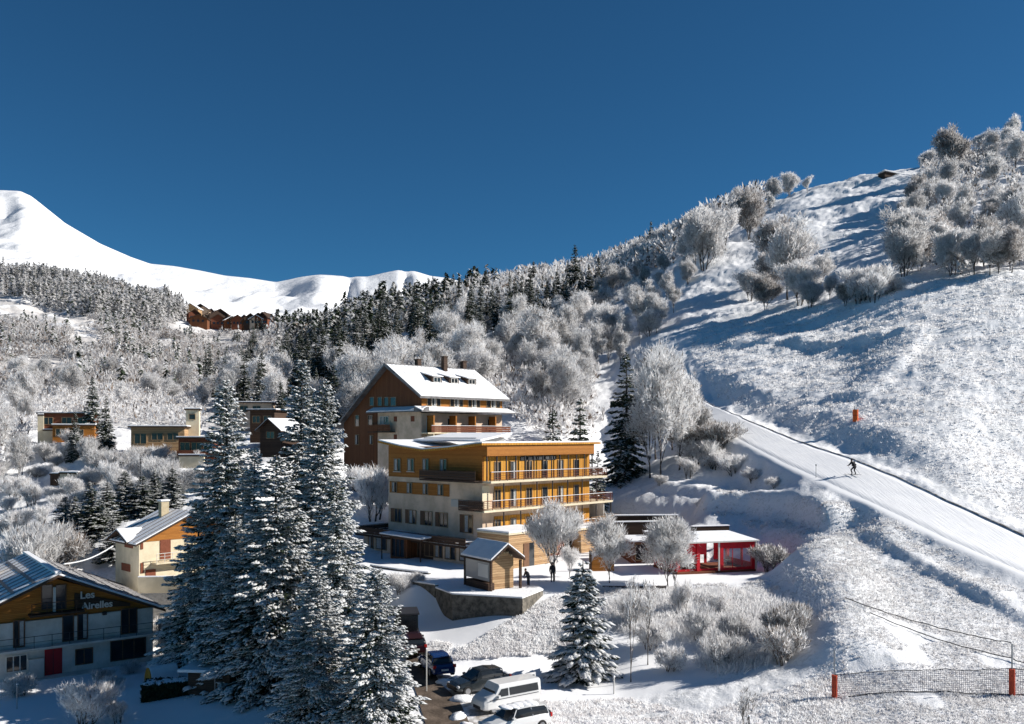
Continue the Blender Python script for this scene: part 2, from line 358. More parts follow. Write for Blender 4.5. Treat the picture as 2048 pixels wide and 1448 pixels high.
bank([P(1383,0,107)[:2], P(1440,0,105.5)[:2], P(1500,0,103.5)[:2], P(1585,0,99)[:2], P(1640,0,93)[:2], P(1672,0,88)[:2]], 1.9, 5, 1.6, 1)
bank([P(1290,0,119)[:2], P(1409,0,112)[:2], P(1526,0,108)[:2], P(1660,0,99)[:2]], .7, 4, 1.2, 1)
bank([P(1700,0,128)[:2], P(1760,0,131)[:2], P(1840,0,150)[:2], P(1872,0,152)[:2]], .9, 8, 2.6, 1)
bank([P(1430,0,192)[:2], P(1560,0,180)[:2], P(1700,0,162)[:2], P(1850,0,150)[:2]], .9, 8, 2.2, 1)
bank([P(1660,0,110)[:2], P(1700,0,106.5)[:2], P(1745,0,105.5)[:2]], 1.1, 4, 2.5, 1)
bank([P(1720,0,87)[:2], P(1850,0,76)[:2], P(2048,0,65)[:2], P(2200,0,60)[:2]], .5, 3, 1.2, 1)
# groomed run: edges as functions of Y
RUN_Y = np.array([62, 71, 79, 86, 93, 101, 108, 130, 150, 168])
RUN_LX = np.array([44.2, 40.4, 38.4, 37.1, 35.3, 33.7, 32.5, 30.6, 29.6, 29.0])
RUN_LZ = np.array([-13.2, -11.0, -9.4, -7.9, -6.3, -4.7, -3.5, .4, 4.0, 7.2])
RR_Y = np.array([62, 70, 81, 90, 98, 106, 118, 130, 150, 168])
RUN_RX = np.array([51.5, 49.2, 46.0, 43.8, 41.8, 40.4, 37.9, 35.6, 33.2, 32.4])
RUN_RZ = np.array([-13.6, -11.8, -9.1, -6.75, -4.6, -3.0, -1.0, 1.4, 5.0, 8.2])
def run_edges(Y): return (np.interp(Y, RUN_Y, RUN_LX), np.interp(Y, RUN_Y, RUN_LZ), np.interp(Y, RR_Y, RUN_RX), np.interp(Y, RR_Y, RUN_RZ))
XL, ZL, XR, ZR = run_edges(GY)
infl = sstep((GY-52)/10)*sstep((176-GY)/14)
rel = (GX-XL)/(XR-XL); zin = ZL+(ZR-ZL)*np.clip(rel, 0, 1)
wl = sstep(1-(XL-GX)/3.4); wr = sstep(1-(GX-XR-.5)/7.0)
wgt = np.where(GX < XL, wl, np.where(GX > XR, wr, 1))*infl
Z = Z*(1-wgt)+zin*wgt
lip = np.where(GX > XR, .03*sstep((GX-XR)/.35)*sstep(1-(GX-XR-1.)/4.0), 0)*infl
Z += lip
GROOM = sstep((GX-XL+1.3)/.8)*sstep((XR+.6-GX)/.5)*infl

# the rounded nose right of the red pavilion
bank([P(1600,0,88)[:2], P(1640,0,76)[:2], P(1690,0,66)[:2], P(1690,0,56)[:2]], 1.5, 4.5, 5.5, -1)

# fine relief: tufty meadow under thin snow
smoothz = np.zeros(Z.shape)
def calm(cx, cy, ang, hx, hy, bl):
    global smoothz
    c, s = cos(ang), sin(ang); dx = GX-cx; dy = GY-cy
    d = np.hypot(np.maximum(np.abs(dx*c+dy*s)-hx, 0), np.maximum(np.abs(-dx*s+dy*c)-hy, 0)); smoothz = np.maximum(smoothz, sstep(1-d/bl))
calm(P(1000,0,62)[0], 62.5, radians(8), 13, 4.0, 2)
calm(P(780,0,84)[0], 82, radians(-30), 9, 9, 2)
calm(P(1000,0,90)[0], 90, HA, 16, 12, 2)
calm(P(110,0,70)[0], 68, 0, 24, 11, 3)
calm(P(1340,0,86)[0], 86, radians(4), 9, 5, 2)
smoothz = np.maximum(smoothz, GROOM)
rough = (1-smoothz)
amp = np.clip(GY/100, .6, 2.5)
near = fbm(GX/1.6, GY/1.9, 3, 31)*.42+fbm(GX/.55, GY/.6, 2, 41)*.30
mid = fbm(GX/7, GY/5, 4, 51)*1.3
Z += rough*(near*amp*.9+mid*np.clip((GY-50)/60, .25, 1.2))
Z += smoothz*(fbm(GX/3, GY/3, 3, 61)*.10)
# terrace steps of the grazed slope on the hill
hill = sstep((GX/GY*F+1024-1350)/200)*sstep((GY-120)/40)*sstep((420-GY)/60)
Z += hill*np.abs(fbm(GX/26+GY/60, GY/5.5, 3, 71))*3.2

def H(x, y):
    u = x/y; a = (u-UL)/(UH-UL)*(NU-1); b = (log(max(y, YL))-gl[0])/(gl[-1]-gl[0])*(NV-1)
    a = min(max(a, 0), NU-1.001); b = min(max(b, 0), NV-1.001); i = int(a); j = int(b); fa = a-i; fb = b-j
    return float((Z[i,j]*(1-fa)+Z[i+1,j]*fa)*(1-fb)+(Z[i,j+1]*(1-fa)+Z[i+1,j+1]*fa)*fb)
def G(px, py, y0=40, y1=1400):
    """first point of the ground seen through a photo pixel"""
    k = (px-1024)/F; q = -(py-HZ)/F; y = y0
    while y < y1:
        if H(k*y, y) >= q*y: return (k*y, y, H(k*y, y))
        y *= 1.004
    return None
def on(px, Y, dz=0):
    x = (px-1024)*Y/F; return (x, Y, H(x, Y)+dz)
# ------------------------------------------------------------------ ground sheet
def grid_faces(nu, nv):
    i = np.arange(nu-1)[:, None]*nv+np.arange(nv-1)[None, :]; i = i.ravel()
    return np.stack([i, i+nv, i+nv+1, i+1], 1)

def ground_material():
    m = bpy.data.materials.new('snowy_meadow'); m.use_nodes = True
    n = m.node_tree.nodes; l = m.node_tree.links; p = n['Principled BSDF']; p.inputs['Roughness'].default_value = .7; p.inputs['Specular IOR Level'].default_value = .2
    geo = n.new('ShaderNodeNewGeometry'); at = n.new('ShaderNodeAttribute'); at.attribute_name = 'cover'
    sep = n.new('ShaderNodeSeparateColor'); l.new(at.outputs['Color'], sep.inputs[0])   # r: rough meadow, g: brushwood, b: churned snow
    def noise(sc, det, rough=.6, vec=None):
        q = n.new('ShaderNodeTexNoise'); q.inputs['Scale'].default_value = sc; q.inputs['Detail'].default_value = det; q.inputs['Roughness'].default_value = rough
        l.new(vec or geo.outputs['Position'], q.inputs['Vector']); return q.outputs[0]
    def math_(op, a, b=None, c=None):
        q = n.new('ShaderNodeMath'); q.operation = op
        for i, v in enumerate((a, b, c)):
            if v is None: continue
            if isinstance(v, (int, float)): q.inputs[i].default_value = v
            else: l.new(v, q.inputs[i])
        return q.outputs[0]
    def ramp(f, a, b):
        q = n.new('ShaderNodeMapRange'); q.interpolation_type = 'SMOOTHSTEP'; l.new(f, q.inputs[0]); q.inputs[1].default_value = a; q.inputs[2].default_value = b; return q.outputs[0]
    def mix(f, a, b):
        q = n.new('ShaderNodeMix'); q.data_type = 'RGBA'
        l.new(f, q.inputs[0])
        for s, v in ((6, a), (7, b)):
            if isinstance(v, tuple): q.inputs[s].default_value = (*v, 1)
            else: l.new(v, q.inputs[s])
        return q.outputs[2]
    fine = noise(3.2, 5, .75); med = noise(.45, 5, .65); big = noise(.06, 4)
    # grass tips showing through the snow
    thr = math_('ADD', math_('MULTIPLY', med, .35), math_('MULTIPLY', big, .35))
    g = ramp(math_('SUBTRACT', fine, thr), .19, .27)
    g = math_('MULTIPLY', g, sep.outputs[0])
    snow = mix(med, (.84, .845, .86), (.88, .88, .885))
    c1 = mix(math_('MULTIPLY', g, .6), snow, (.36, .37, .34))
    br = mix(noise(.8, 5, .75), (.30, .27, .25), (.80, .79, .78))
    bm = math_('MULTIPLY', ramp(noise(.035, 5, .6), .40, .50), sep.outputs[1])
    c2 = mix(bm, c1, br)
    l.new(c2, p.inputs['Base Color'])
    bmp = n.new('ShaderNodeBump'); bmp.inputs['Distance'].default_value = .16
    l.new(fine, bmp.inputs['Height']); l.new(math_('MULTIPLY_ADD', sep.outputs[0], .85, .06), bmp.inputs['Strength'])
    b2 = n.new('ShaderNodeBump'); b2.inputs['Distance'].default_value = .8; l.new(noise(.5, 6, .7), b2.inputs['Height']); l.new(math_('MULTIPLY_ADD', sep.outputs[0], .35, .03), b2.inputs['Strength'])
    l.new(bmp.outputs[0], b2.inputs['Normal']); l.new(b2.outputs[0], p.inputs['Normal'])
    return m
V = np.stack([GX.ravel(), GY.ravel(), Z.ravel()], 1)
gm = npmesh('ground', V, grid_faces(NU, NV), ground_material(), smooth=True)
PX = GX/GY*F+1024
brush = sstep((GY-150)/60)*np.clip(sstep((1000-PX)/500), 0, 1)
r_ = rough*np.clip(.55+fbm(GX/20, GY/14, 3, 81)*1.4, .35, 1)
ca = gm.color_attributes.new('cover', 'FLOAT_COLOR', 'POINT')
cc = np.ones((NU*NV, 4), dtype=np.float32); cc[:, 0] = r_.ravel(); cc[:, 1] = brush.ravel(); cc[:, 2] = 0
ca.data.foreach_set('color', cc.ravel())
tag(link('ground', gm), 'snow covered meadow slopes of the valley', None, None, 'structure')

# groomed run: its own sheet
nV = 160; nU = 26
ys = np.linspace(64, 168, nV); rowsv = []
for y in ys:
    a, za, b, zb = [float(q) for q in run_edges(y)]
    for k in range(nU):
        t = k/(nU-1); x = a+.12+(b-.05-a-.12)*t
        rowsv.append((x, y, H(x, y)-.06+.17*min(1, sin(pi*t)*3)))
def groom_mat():
    m = mat('groomed_snow', (.86,.86,.865), .6, (.82,.825,.84), .5, .02, 10, spec=.3)
    n = m.node_tree.nodes; l = m.node_tree.links
    tc = n.new('ShaderNodeTexCoord'); mp = n.new('ShaderNodeMapping'); mp.inputs['Rotation'].default_value = (0, 0, radians(-12)); mp.inputs['Scale'].default_value = (5, .22, .5)
    l.new(tc.outputs['Object'], mp.inputs[0]); ns = n.new('ShaderNodeTexNoise'); ns.inputs['Scale'].default_value = 1.3; ns.inputs['Detail'].default_value = 5; l.new(mp.outputs[0], ns.inputs['Vector'])
    b = n.new('ShaderNodeBump'); b.inputs['Distance'].default_value = .06; b.inputs['Strength'].default_value = .7; l.new(ns.outputs[0], b.inputs['Height']); l.new(b.outputs[0], n['Principled BSDF'].inputs['Normal'])
    return m
M['groomed'] = groom_mat()
tag(link('ski_piste', npmesh('ski_piste', rowsv, grid_faces(nV, nU)[:, ::-1], M['groomed'], smooth=True)), 'smooth groomed ski piste running down the slope', None, None, 'structure')
# dark earth showing in the little cut along its upper edge
mb = MB(); ys = np.linspace(66, 160, 200); prev = None; vs = []; fs = []
for i, y in enumerate(ys):
    b, zb = float(np.interp(y, RR_Y, RUN_RX)), 0
    wob = .03*sin(y*1.3)+.03*sin(y*.6); x0 = b+.02+wob; x1 = b+.12+wob+.05*sin(y*2.2)
    h0 = H(b-.4, y)+.10; h1 = H(b+.6, y)+.02
    vs += [(x0-.02, y, h0-.05), (x0, y, h0+.04), (x1, y, h0+.06), (x1+.1, y, h0-.2)]
    if i: a = 4*(i-1); fs += [(a, a+4, a+5, a+1), (a+1, a+5, a+6, a+2), (a+2, a+6, a+7, a+3)]
M['earth'] = mat('bare_earth', (.20,.18,.17), .9, (.55,.54,.55), 1.3, .05, 4, contrast=(.45, .62))
tag(MB().add(vs, fs).build('cut_bank', 'earth'), 'dark thin earth edge along the upper side of the piste', None, None, 'structure')

# muddy road: strip draped on the ground
def ribbon(name, L, Rr, mt, dz, label, kind='structure', sub=10, cross=8):
    L = [G(*p) if len(p) == 2 else p for p in L]; Rr = [G(*p) if len(p) == 2 else p for p in Rr]
    def rs(A):
        A = np.array([(a[0], a[1]) for a in A]); t = np.linspace(0, len(A)-1, (len(A)-1)*sub+1)
        return np.stack([np.interp(t, range(len(A)), A[:, 0]), np.interp(t, range(len(A)), A[:, 1])], 1)
    a, b = rs(L), rs(Rr); vs = []
    for i in range(len(a)):
        for k in range(cross+1):
            q = a[i]+(b[i]-a[i])*k/cross; vs.append((q[0], q[1], max(H(q[0], q[1]), H(q[0]+.1, q[1]), H(q[0], q[1]+.15))+dz))
    return tag(link(name, npmesh(name, vs, grid_faces(len(a), cross+1), M[mt], smooth=True)), label, None, None, kind)
ribbon('road', [P(905,0,44)[:2]+(0,), (850,1448), (836,1400), (818,1340), (808,1300), (800,1272)], [P(985,0,44)[:2]+(0,), (938,1448), (918,1405), (884,1372), (850,1315), (836,1285)], 'mud', .07, 'wet brown muddy road beside the parked cars')

M['slushy'] = mat('slush', (.30,.27,.235), .6, (.74,.73,.73), 1.6, .05, 6, contrast=(.38, .62))
ribbon('slush', [(938,1452), (918,1408), (886,1374), (868,1352)], [(1010,1452), (985,1418), (945,1392), (915,1362)], 'slushy', .05, 'dirty slush between the muddy road and the parked cars')

# ------------------------------------------------------------------ far mountain
SK = [(-900,470),(-400,440),(-60,384),(0,380),(40,382),(62,392),(80,406),(130,446),(200,487),(260,513),(300,527),(350,532),(400,541),(450,551),(500,556),(552,564),(600,555),(640,553),(700,553),(735,553),(765,546),(795,540),(830,542),(860,551),(900,556),(960,575),(1100,640),(1400,720),(3000,760)]
nu, nv = 520, 260; u = np.linspace(-1.0, .8, nu); Yv = np.exp(np.linspace(log(1250), log(5200), nv))
sky_py = np.interp(u*F+1024, [a for a, b in SK], [b for a, b in SK])
X = u[:, None]*Yv[None, :]; Yg = np.broadcast_to(Yv[None, :], X.shape)
YR = 3300.
t = np.clip((Yg-1250)/(YR-1250), 0, 1)
pyb = np.interp(u*F+1024, [-900, 0, 200, 400, 600, 900, 1400], [640, 640, 660, 720, 760, 760, 800])
pyg = pyb[:, None]+(sky_py-pyb)[:, None]*(1-(1-t)**1.35)
Zm = -(pyg-HZ)*Yg/F
Zm += np.sin(pi*t)*(fbm(X/520, Yg/700, 5, 91)*190+np.abs(fbm(X/260+Yg/900, Yg/1500, 4, 95))*-110+fbm(X/900+Yg/500, Yg/900, 3, 97)*150+fbm(X/60, Yg/110, 4, 99)*34-np.abs(fbm(X/120-Yg/400, Yg/500, 3, 101))*60)
back = np.clip((Yg-YR)/1900, 0, 1); zr = -(sky_py-HZ)*YR/F
Zm = np.where(Yg > YR, zr[:, None]*(1-back*.7), Zm)
# the bowl in the peak on the left and the two humps on the right
px_ = u[:, None]*F+1024
Zm -= 22*np.exp(-((px_-8)/26)**2-((Yg-2950)/170)**2)
Zm -= 45*np.exp(-((px_-700)/9)**2-((Yg-2900)/260)**2)+35*np.exp(-((px_-812)/7)**2-((Yg-3000)/200)**2)
Zm += 40*np.exp(-((px_-640)/40)**2-((Yg-2950)/260)**2)
def mountain_mat():
    m = bpy.data.materials.new('mountain_snow'); m.use_nodes = True; n = m.node_tree.nodes; l = m.node_tree.links; p = n['Principled BSDF']
    p.inputs['Roughness'].default_value = .7; p.inputs['Specular IOR Level'].default_value = .1
    geo = n.new('ShaderNodeNewGeometry'); mp = n.new('ShaderNodeMapping'); mp.inputs['Scale'].default_value = (.012, .006, .02); l.new(geo.outputs['Position'], mp.inputs[0])
    ns = n.new('ShaderNodeTexNoise'); ns.inputs['Scale'].default_value = 1; ns.inputs['Detail'].default_value = 7; ns.inputs['Roughness'].default_value = .7; l.new(mp.outputs[0], ns.inputs['Vector'])
    cr = n.new('ShaderNodeValToRGB'); cr.color_ramp.elements[0].position = .63; cr.color_ramp.elements[1].position = .70
    cr.color_ramp.elements[0].color = (.77,.78,.80,1); cr.color_ramp.elements[1].color = (.52,.50,.48,1); l.new(ns.outputs[0], cr.inputs[0]); l.new(cr.outputs[0], p.inputs['Base Color'])
    b = n.new('ShaderNodeBump'); b.inputs['Distance'].default_value = 16; b.inputs['Strength'].default_value = .45; l.new(ns.outputs[0], b.inputs['Height']); l.new(b.outputs[0], p.inputs['Normal'])
    return m
tag(link('mountain', npmesh('mountain', np.stack([X.ravel(), Yg.ravel(), Zm.ravel()], 1), grid_faces(nu, nv), mountain_mat(), smooth=True)), 'bare snow covered mountain ridge on the horizon', None, None, 'structure')
# ------------------------------------------------------------------ trees
def quads(c, a, b, n):
    """n quads centred at c with half axes a and b"""
    V = np.stack([c-a*1.0, c-b, c+a, c+b], 1).reshape(-1, 3); return V, np.arange(4*n).reshape(-1, 4)
def norm(v): return v/np.maximum(np.linalg.norm(v, axis=1, keepdims=True), 1e-6)

def conifer(h, r, nb, nc, seed, snow=.45, size=.3, lumps=False, ragged=.25, gap=.03):
    """crown mesh (needle sprays, snow pads on the boughs) and trunk mesh"""
    rs = np.random.RandomState(seed)
    t = np.sort(rs.rand(nb)**1.05)*(.985-gap)+gap
    L = r*(1-t)**(.70 if lumps else .8)*(1-ragged*rs.rand(nb))+.12*r*(1-t)**.3*.6
    az = np.arange(nb)*2.39996+rs.rand(nb)*.9
    reps = np.maximum((nc*(L/r)**1.25).astype(int), 4)
    bi = np.repeat(np.arange(nb), reps); n = len(bi)
    s = rs.rand(n)**.62; Lb = L[bi]; az_ = az[bi]; tb = t[bi]
    rise = .30-.75*(1-tb)                       # upper boughs rise, lower ones sag
    rad = Lb*s; dz = Lb*(rise*s-.12*s*s+.20*np.clip(s-.7, 0, 1))
    side = (rs.rand(n)-.5)*2*Lb*.30*(1.05-s)**.6
    d = np.stack([np.cos(az_), np.sin(az_), np.zeros(n)], 1); q = np.stack([-np.sin(az_), np.cos(az_), np.zeros(n)], 1)
    c = d*rad[:, None]+q*side[:, None]; c[:, 2] = h*tb+dz-np.abs(side)*.35-rs.rand(n)*.10*size*3
    sg = np.sign(side)[:, None]; out = norm(d*.8+q*sg*.7+np.array([0, 0, -.35])+rs.randn(n, 3)*.28)
    sz = size*(.6+.7*rs.rand(n))[:, None]*(.55+.45*(1-tb))[:, None]
    wd = norm(np.cross(out, rs.randn(n, 3)*.5+np.array([0, 0, 1])))
    V1, F1 = quads(c, out*sz, wd*sz*.36, n)
    # snow pads lie on top of part of the sprays
    clus = vnoise(c[:, 0]*2.2+seed, c[:, 1]*2.2+c[:, 2]*1.7, seed)*.5+vnoise(c[:, 0]*.8+seed, c[:, 1]*.8+c[:, 2]*.9, seed+3)*.5; clus = np.clip((clus-.28)*2.3, 0, 1)
    k = rs.rand(n) < snow*(.22+1.5*clus)*(.75+.6*s); cs = c[k]; m = len(cs); cs = cs+np.array([0, 0, .16])*size
    o2 = out[k]*np.array([1, 1, .7]); ss = sz[k]*(.55+.45*rs.rand(m))[:, None]
    w2 = norm(np.cross(o2, np.array([0, 0, 1.])+rs.randn(m, 3)*.12))
    if lumps:
        up = norm(np.cross(w2, norm(o2))); ss = ss*(.8+.9*rs.rand(m)[:, None]**2); A = norm(o2*.5+d[k]*.7-np.array([0,0,.2]))*ss*1.15; B = w2*ss*.62; U = up*ss*.36
        V2 = np.stack([cs-A, cs-B, cs+A, cs+B, cs+U+A*.15, cs-U*.4], 1).reshape(-1, 3); i = np.arange(m)[:, None]*6
        F2 = np.concatenate([i+np.array([[a, b, 4]]) for a, b in ((0,1),(1,2),(2,3),(3,0))]+[i+np.array([[b, a, 5]]) for a, b in ((0,1),(1,2),(2,3),(3,0))])
        Vt = np.concatenate([V1, V2]); me = npmesh('crown', Vt, [F1, F2+len(V1)], [M['needles'], M['treesnow']], np.concatenate([np.zeros(len(F1)), np.ones(len(F2))]).astype(int))
    else:
        V2, F2 = quads(cs, norm(o2)*ss*.95, w2*ss*.55, m)
        Vt = np.concatenate([V1, V2]); me = npmesh('crown', Vt, np.concatenate([F1, F2+len(V1)]), [M['needles'], M['treesnow']], np.concatenate([np.zeros(len(F1)), np.ones(len(F2))]).astype(int))
    tr = MB().tube([(0,0,-1.2), (0,0,h*.3), (.02*h*.3,0,h*.65), (0,0,h*.99)], .018*h+.05, 7, .03)
    for b in range(0, nb, max(1, nb//60)):
        e = d_ = np.array([cos(az[b]), sin(az[b])]); z0 = h*t[b]; l_ = L[b]*.8; ri = .30-.75*(1-t[b])
        tr.tube([(0,0,z0), (e[0]*l_*.5, e[1]*l_*.5, z0+l_*(ri*.5-.03)), (e[0]*l_, e[1]*l_, z0+l_*(ri-.12))], .02+.004*h*(1-t[b]), 3, .01)
    return tr.mesh('trunk', 'bark'), me

def bare_tree(h, r, seed, twigs=14, tw=.05, tl=.8, lv=4, spread=.62, up=.30, rime=.72, mats=('rime', 'twig'), fork=.28, trunks=1, k0=5, jit=.42):
    """trunk with limbs by recursion; crown of rimed twigs at and along the limb ends"""
    rr = random.Random(seed); rs = np.random.RandomState(seed); tb = MB(); ends = []
    def grow(p, d, ln, rad, lev):
        q = p+d*ln*.5+Vector((rr.uniform(-1,1), rr.uniform(-1,1), rr.uniform(-.3,.5)))*ln*.07; e = q+(d+Vector((0,0,up*.25))).normalized()*ln*.5
        tb.tube([p, q, e], rad, 5 if lev < 2 else 3, rad*.55)
        if lev >= 1: ends.append((q, d, ln, lev))
        if lev >= lv: ends.append((e, d, ln, lev)); ends.append((e, d, ln, lev)); return
        nk = rr.randint(3, 4) if lev else k0
        for i in range(nk):
            a = 2*pi*(i+rr.random()*.6)/nk; ax = d.orthogonal().normalized(); bx = d.cross(ax)
            sp = spread*rr.uniform(.6, 1.25) if i or lev else .12
            nd = (d*cos(sp)+(ax*cos(a)+bx*sin(a))*sin(sp)+Vector((0,0,up*.4))).normalized()
            st = p.lerp(e, rr.uniform(.45 if lev == 0 else .5, 1)) if i else e
            grow(st, nd, ln*rr.uniform(.5, .92), rad*.58, lev+1)
    for k in range(trunks):
        a = 2*pi*k/trunks+rr.random(); off = 0 if trunks == 1 else .25*r
        d0 = Vector((cos(a)*.25*(trunks > 1), sin(a)*.25*(trunks > 1), 1)).normalized()
        st = Vector((cos(a)*off*.3, sin(a)*off*.3, -1.0)); grow(st, d0, h*fork+1.0, .012*h+.05, 0)
    # fit the skeleton to the wanted height and radius
    E = np.array([tuple(e[0]) for e in ends]); D = np.array([tuple(e[1]) for e in ends])
    top = E[:, 2].max(); rad = np.percentile(np.hypot(E[:, 0], E[:, 1]), 96); sz, sx = (h-tl*.6)/top, (r-tl*.4)/rad
    tb.v = [(x*sx if z > 0 else x, y*sx if z > 0 else y, z*sz if z > 0 else z) for x, y, z in tb.v]
    E = E*np.array([sx, sx, sz]); n0 = len(E); idx = np.repeat(np.arange(n0), np.maximum(1, twigs*rs.uniform(.25, 1.75, n0)).astype(int)); n = len(idx)
    Dd = norm(D[idx]*.7+rs.randn(n, 3)*.62+np.array([0, 0, up])); ln = tl*(.4+.8*rs.rand(n))[:, None]
    st = E[idx]+rs.randn(n, 3)*tl*jit; W_ = norm(np.cross(Dd, rs.randn(n, 3)))*tw*(.5+.9*rs.rand(n))[:, None]
    mid_ = st+Dd*ln*.55+rs.randn(n, 3)*tl*.08
    Vt = np.stack([st-W_*.7, st+W_*.7, mid_+W_, st+Dd*ln, mid_-W_], 1).reshape(-1, 3)
    Fq = np.arange(5*n).reshape(-1, 5)
    mi = (rs.rand(n) > rime).astype(int)
    return tb.mesh('trunk', 'bark'), npmesh('crown', Vt, Fq, [M[mats[0]], M[mats[1]]], mi)

CON_BIG = [conifer(24, 5.6, 430, 230, 1, .80, .25, True, ragged=.4), conifer(24, 5.0, 400, 220, 2, .86, .25, True, ragged=.4), conifer(20, 5.8, 360, 240, 3, .78, .25, True, ragged=.45), conifer(20, 5.8, 360, 260, 4, .62, .25, True, ragged=.45)]
CON_MID = [conifer(14, 2.9, 170, 90, 11, .66, .36, ragged=.35), conifer(14, 3.3, 170, 90, 12, .42, .36, ragged=.35), conifer(14, 2.5, 160, 84, 13, .60, .36, ragged=.35), conifer(14, 2.9, 150, 90, 14, .32, .38, ragged=.45)]
CON_FIR = conifer(8.6, 3.0, 130, 120, 21, .95, .32, True, ragged=.4)
DEC = [bare_tree(12, 3.6, 31, 15, .04, .95, rime=.86, up=.5, spread=.55), bare_tree(12, 3.0, 32, 15, .04, .9, up=.6, spread=.5, rime=.84), bare_tree(12, 4.0, 33, 15, .04, 1.0, spread=.62, rime=.88),
       bare_tree(12, 3.3, 34, 15, .04, .95, rime=.76, up=.55, spread=.5), bare_tree(12, 2.6, 35, 15, .038, .85, up=.8, spread=.45, rime=.8)]
DEC_TALL = [bare_tree(15, 3.8, 41, 18, .034, .9, up=.5, rime=.88), bare_tree(15, 3.3, 42, 22, .034, .9, up=.7, spread=.5, rime=.86), bare_tree(15, 4.2, 43, 20, .034, 1.0, rime=.78)]
DEC_GREY = [bare_tree(11, 3.6, 51, 13, .05, 1.0, rime=.82, mats=('rimegrey', 'twig'), spread=.5, up=.55, trunks=2), bare_tree(11, 4.0, 52, 12, .05, 1.0, rime=.7, mats=('rime', 'rimegrey'), spread=.55, up=.5, trunks=3),
            bare_tree(11, 3.3, 53, 15, .05, .9, rime=.55, mats=('rime', 'rimegrey'), up=.6, spread=.5)]
TOPIARY = [bare_tree(5.4, 1.75, 61, 24, .013, .48, lv=4, up=.9, spread=.5, fork=.42, rime=.9), bare_tree(5.0, 1.6, 62, 22, .013, .42, lv=4, up=.6, spread=.6, fork=.42, rime=.9), bare_tree(5.4, 2.0, 63, 24, .013, .46, lv=4, up=.55, spread=.7, fork=.36, rime=.9)]
SHRUB = [bare_tree(2.6, 1.8, 71, 22, .013, .50, lv=3, spread=.6, fork=.22, trunks=5, k0=2, rime=.92, up=.8, jit=.3), bare_tree(2.2, 1.7, 72, 22, .013, .46, lv=3, spread=.7, fork=.2, trunks=6, k0=2, rime=.9, up=.6, jit=.3),
         bare_tree(3.2, 1.5, 73, 22, .013, .55, lv=3, spread=.5, fork=.26, trunks=4, k0=2, rime=.93, up=1.0, jit=.25), bare_tree(2.6, 1.8, 74, 26, .014, .55, lv=3, spread=.65, fork=.22, trunks=6, k0=2, rime=.6, up=.7, jit=.25)]
for k_, L_ in (('big', CON_BIG), ('mid', CON_MID), ('dec', DEC), ('tall', DEC_TALL), ('grey', DEC_GREY), ('top', TOPIARY), ('shrub', SHRUB)): print(k_, [(len(a.polygons), len(b.polygons)) for a, b in L_])

def plant(name, model, loc, sc, rz, label, cat, group=None, sz=None, tilt=0):
    o = empty(name, loc, rz, label, cat, group); o.scale = (sc, sc, sz or sc)
    if tilt: o.rotation_euler = (tilt, 0, rz)
    link('trunk', model[0], o); link('crown', model[1], o); return o

def conif(px, Y, top, label, model=None, group=None, wide=1., seed=0, name='snowy_spruce', cat='conifer', rz=None):
    """a conifer rooted at column px, distance Y whose tip reaches photo row top"""
    x, y, z = on(px, Y, -.1); h = -(top-HZ)*Y/F-z; model = model or CON_MID[seed % 4]
    h0 = {id(CON_BIG[0]): 24, id(CON_BIG[1]): 24, id(CON_BIG[2]): 20, id(CON_BIG[3]): 20, id(CON_FIR): 8.6}.get(id(model), 14)
    return plant(name, model, (x, y, z), h/h0*wide, seed*1.3 if rz is None else rz, label, cat, group, sz=h/h0)

# --- the great spruces in the foreground
GB = 'tall snowy spruces in the foreground'
conif(452, 76, 752, 'tall snowy spruce with a thin pointed tip, leftmost of the foreground group', CON_BIG[0], GB, .98, 1)
conif(553, 66, 905, 'broad snowy spruce, front centre of the foreground group', CON_BIG[2], GB, 1.2, 2)
conif(604, 78, 712, 'tallest snowy spruce of the foreground group, behind the broad low one', CON_BIG[1], GB, .98, 3)
conif(650, 73, 752, 'slim snowy spruce at the right of the two highest foreground tips', CON_BIG[0], GB, .9, 4)
conif(672, 61, 950, 'medium snowy spruce in front of the hotel entrance drive', CON_BIG[1], GB, 1.3, 5)
conif(752, 53, 1130, 'lowest green and white spruce beside the muddy road', CON_BIG[3], GB, 1.3, 6)
conif(398, 75, 1000, 'shaded snowy spruce to the right of the gabled house with the sign', CON_BIG[2], GB, 1.15, 7)
conif(510, 73, 890, 'snowy spruce standing between the thin tip and the tallest spruce', CON_BIG[1], GB, 1.1, 8)
conif(470, 68, 1030, 'broad dark low spruce at the left foot of the foreground group', CON_BIG[2], GB, 1.25, 9)
conif(632, 55, 1130, 'bushy low spruce at the front foot of the foreground group', CON_BIG[0], GB, 1.5, 10)
conif(1166, 63.5, 1118, 'heavily snow laden fir in front of the hotel terrace', CON_FIR, None, 1.0, 3, 'snow_laden_fir', 'fir')
conif(1252, 129, 700, 'single tall dark spruce to the right of the flat roofed hotel', CON_MID[1], None, 1.0, 5, 'tall_spruce')
for i, (px, Y, top, lb) in enumerate([(1105,116,812,'snowy spruce behind the hotel roof, left of its pair'), (1160,114,790,'snowy spruce behind the right end of the hotel roof, taller of its pair'),
     (1196,117,900,'dark snowy spruce beside the right end wall of the hotel'), (1302,392,440,'dark pointed spruce standing against the sky on the wood ridge'), (1150,330,488,'broad dark spruce rising above the bare wood against the sky'),
     (1060,300,530,'big dark snowy spruce in the middle of the wood behind the hotels'), (212,143,790,'snowy spruce to the right of the two storey orange house'), (185,150,752,'slender spruce behind the two storey orange house'),
     (150,137,822,'small snowy spruce in front of the orange house'), (448,116,820,'snowy spruce top behind the leftmost foreground spruce'), (330,88,0,'')]):
    if lb: conif(px, Y, top, lb, CON_MID[(i+1) % 4], None, 1.0 if i != 3 else .8, i)
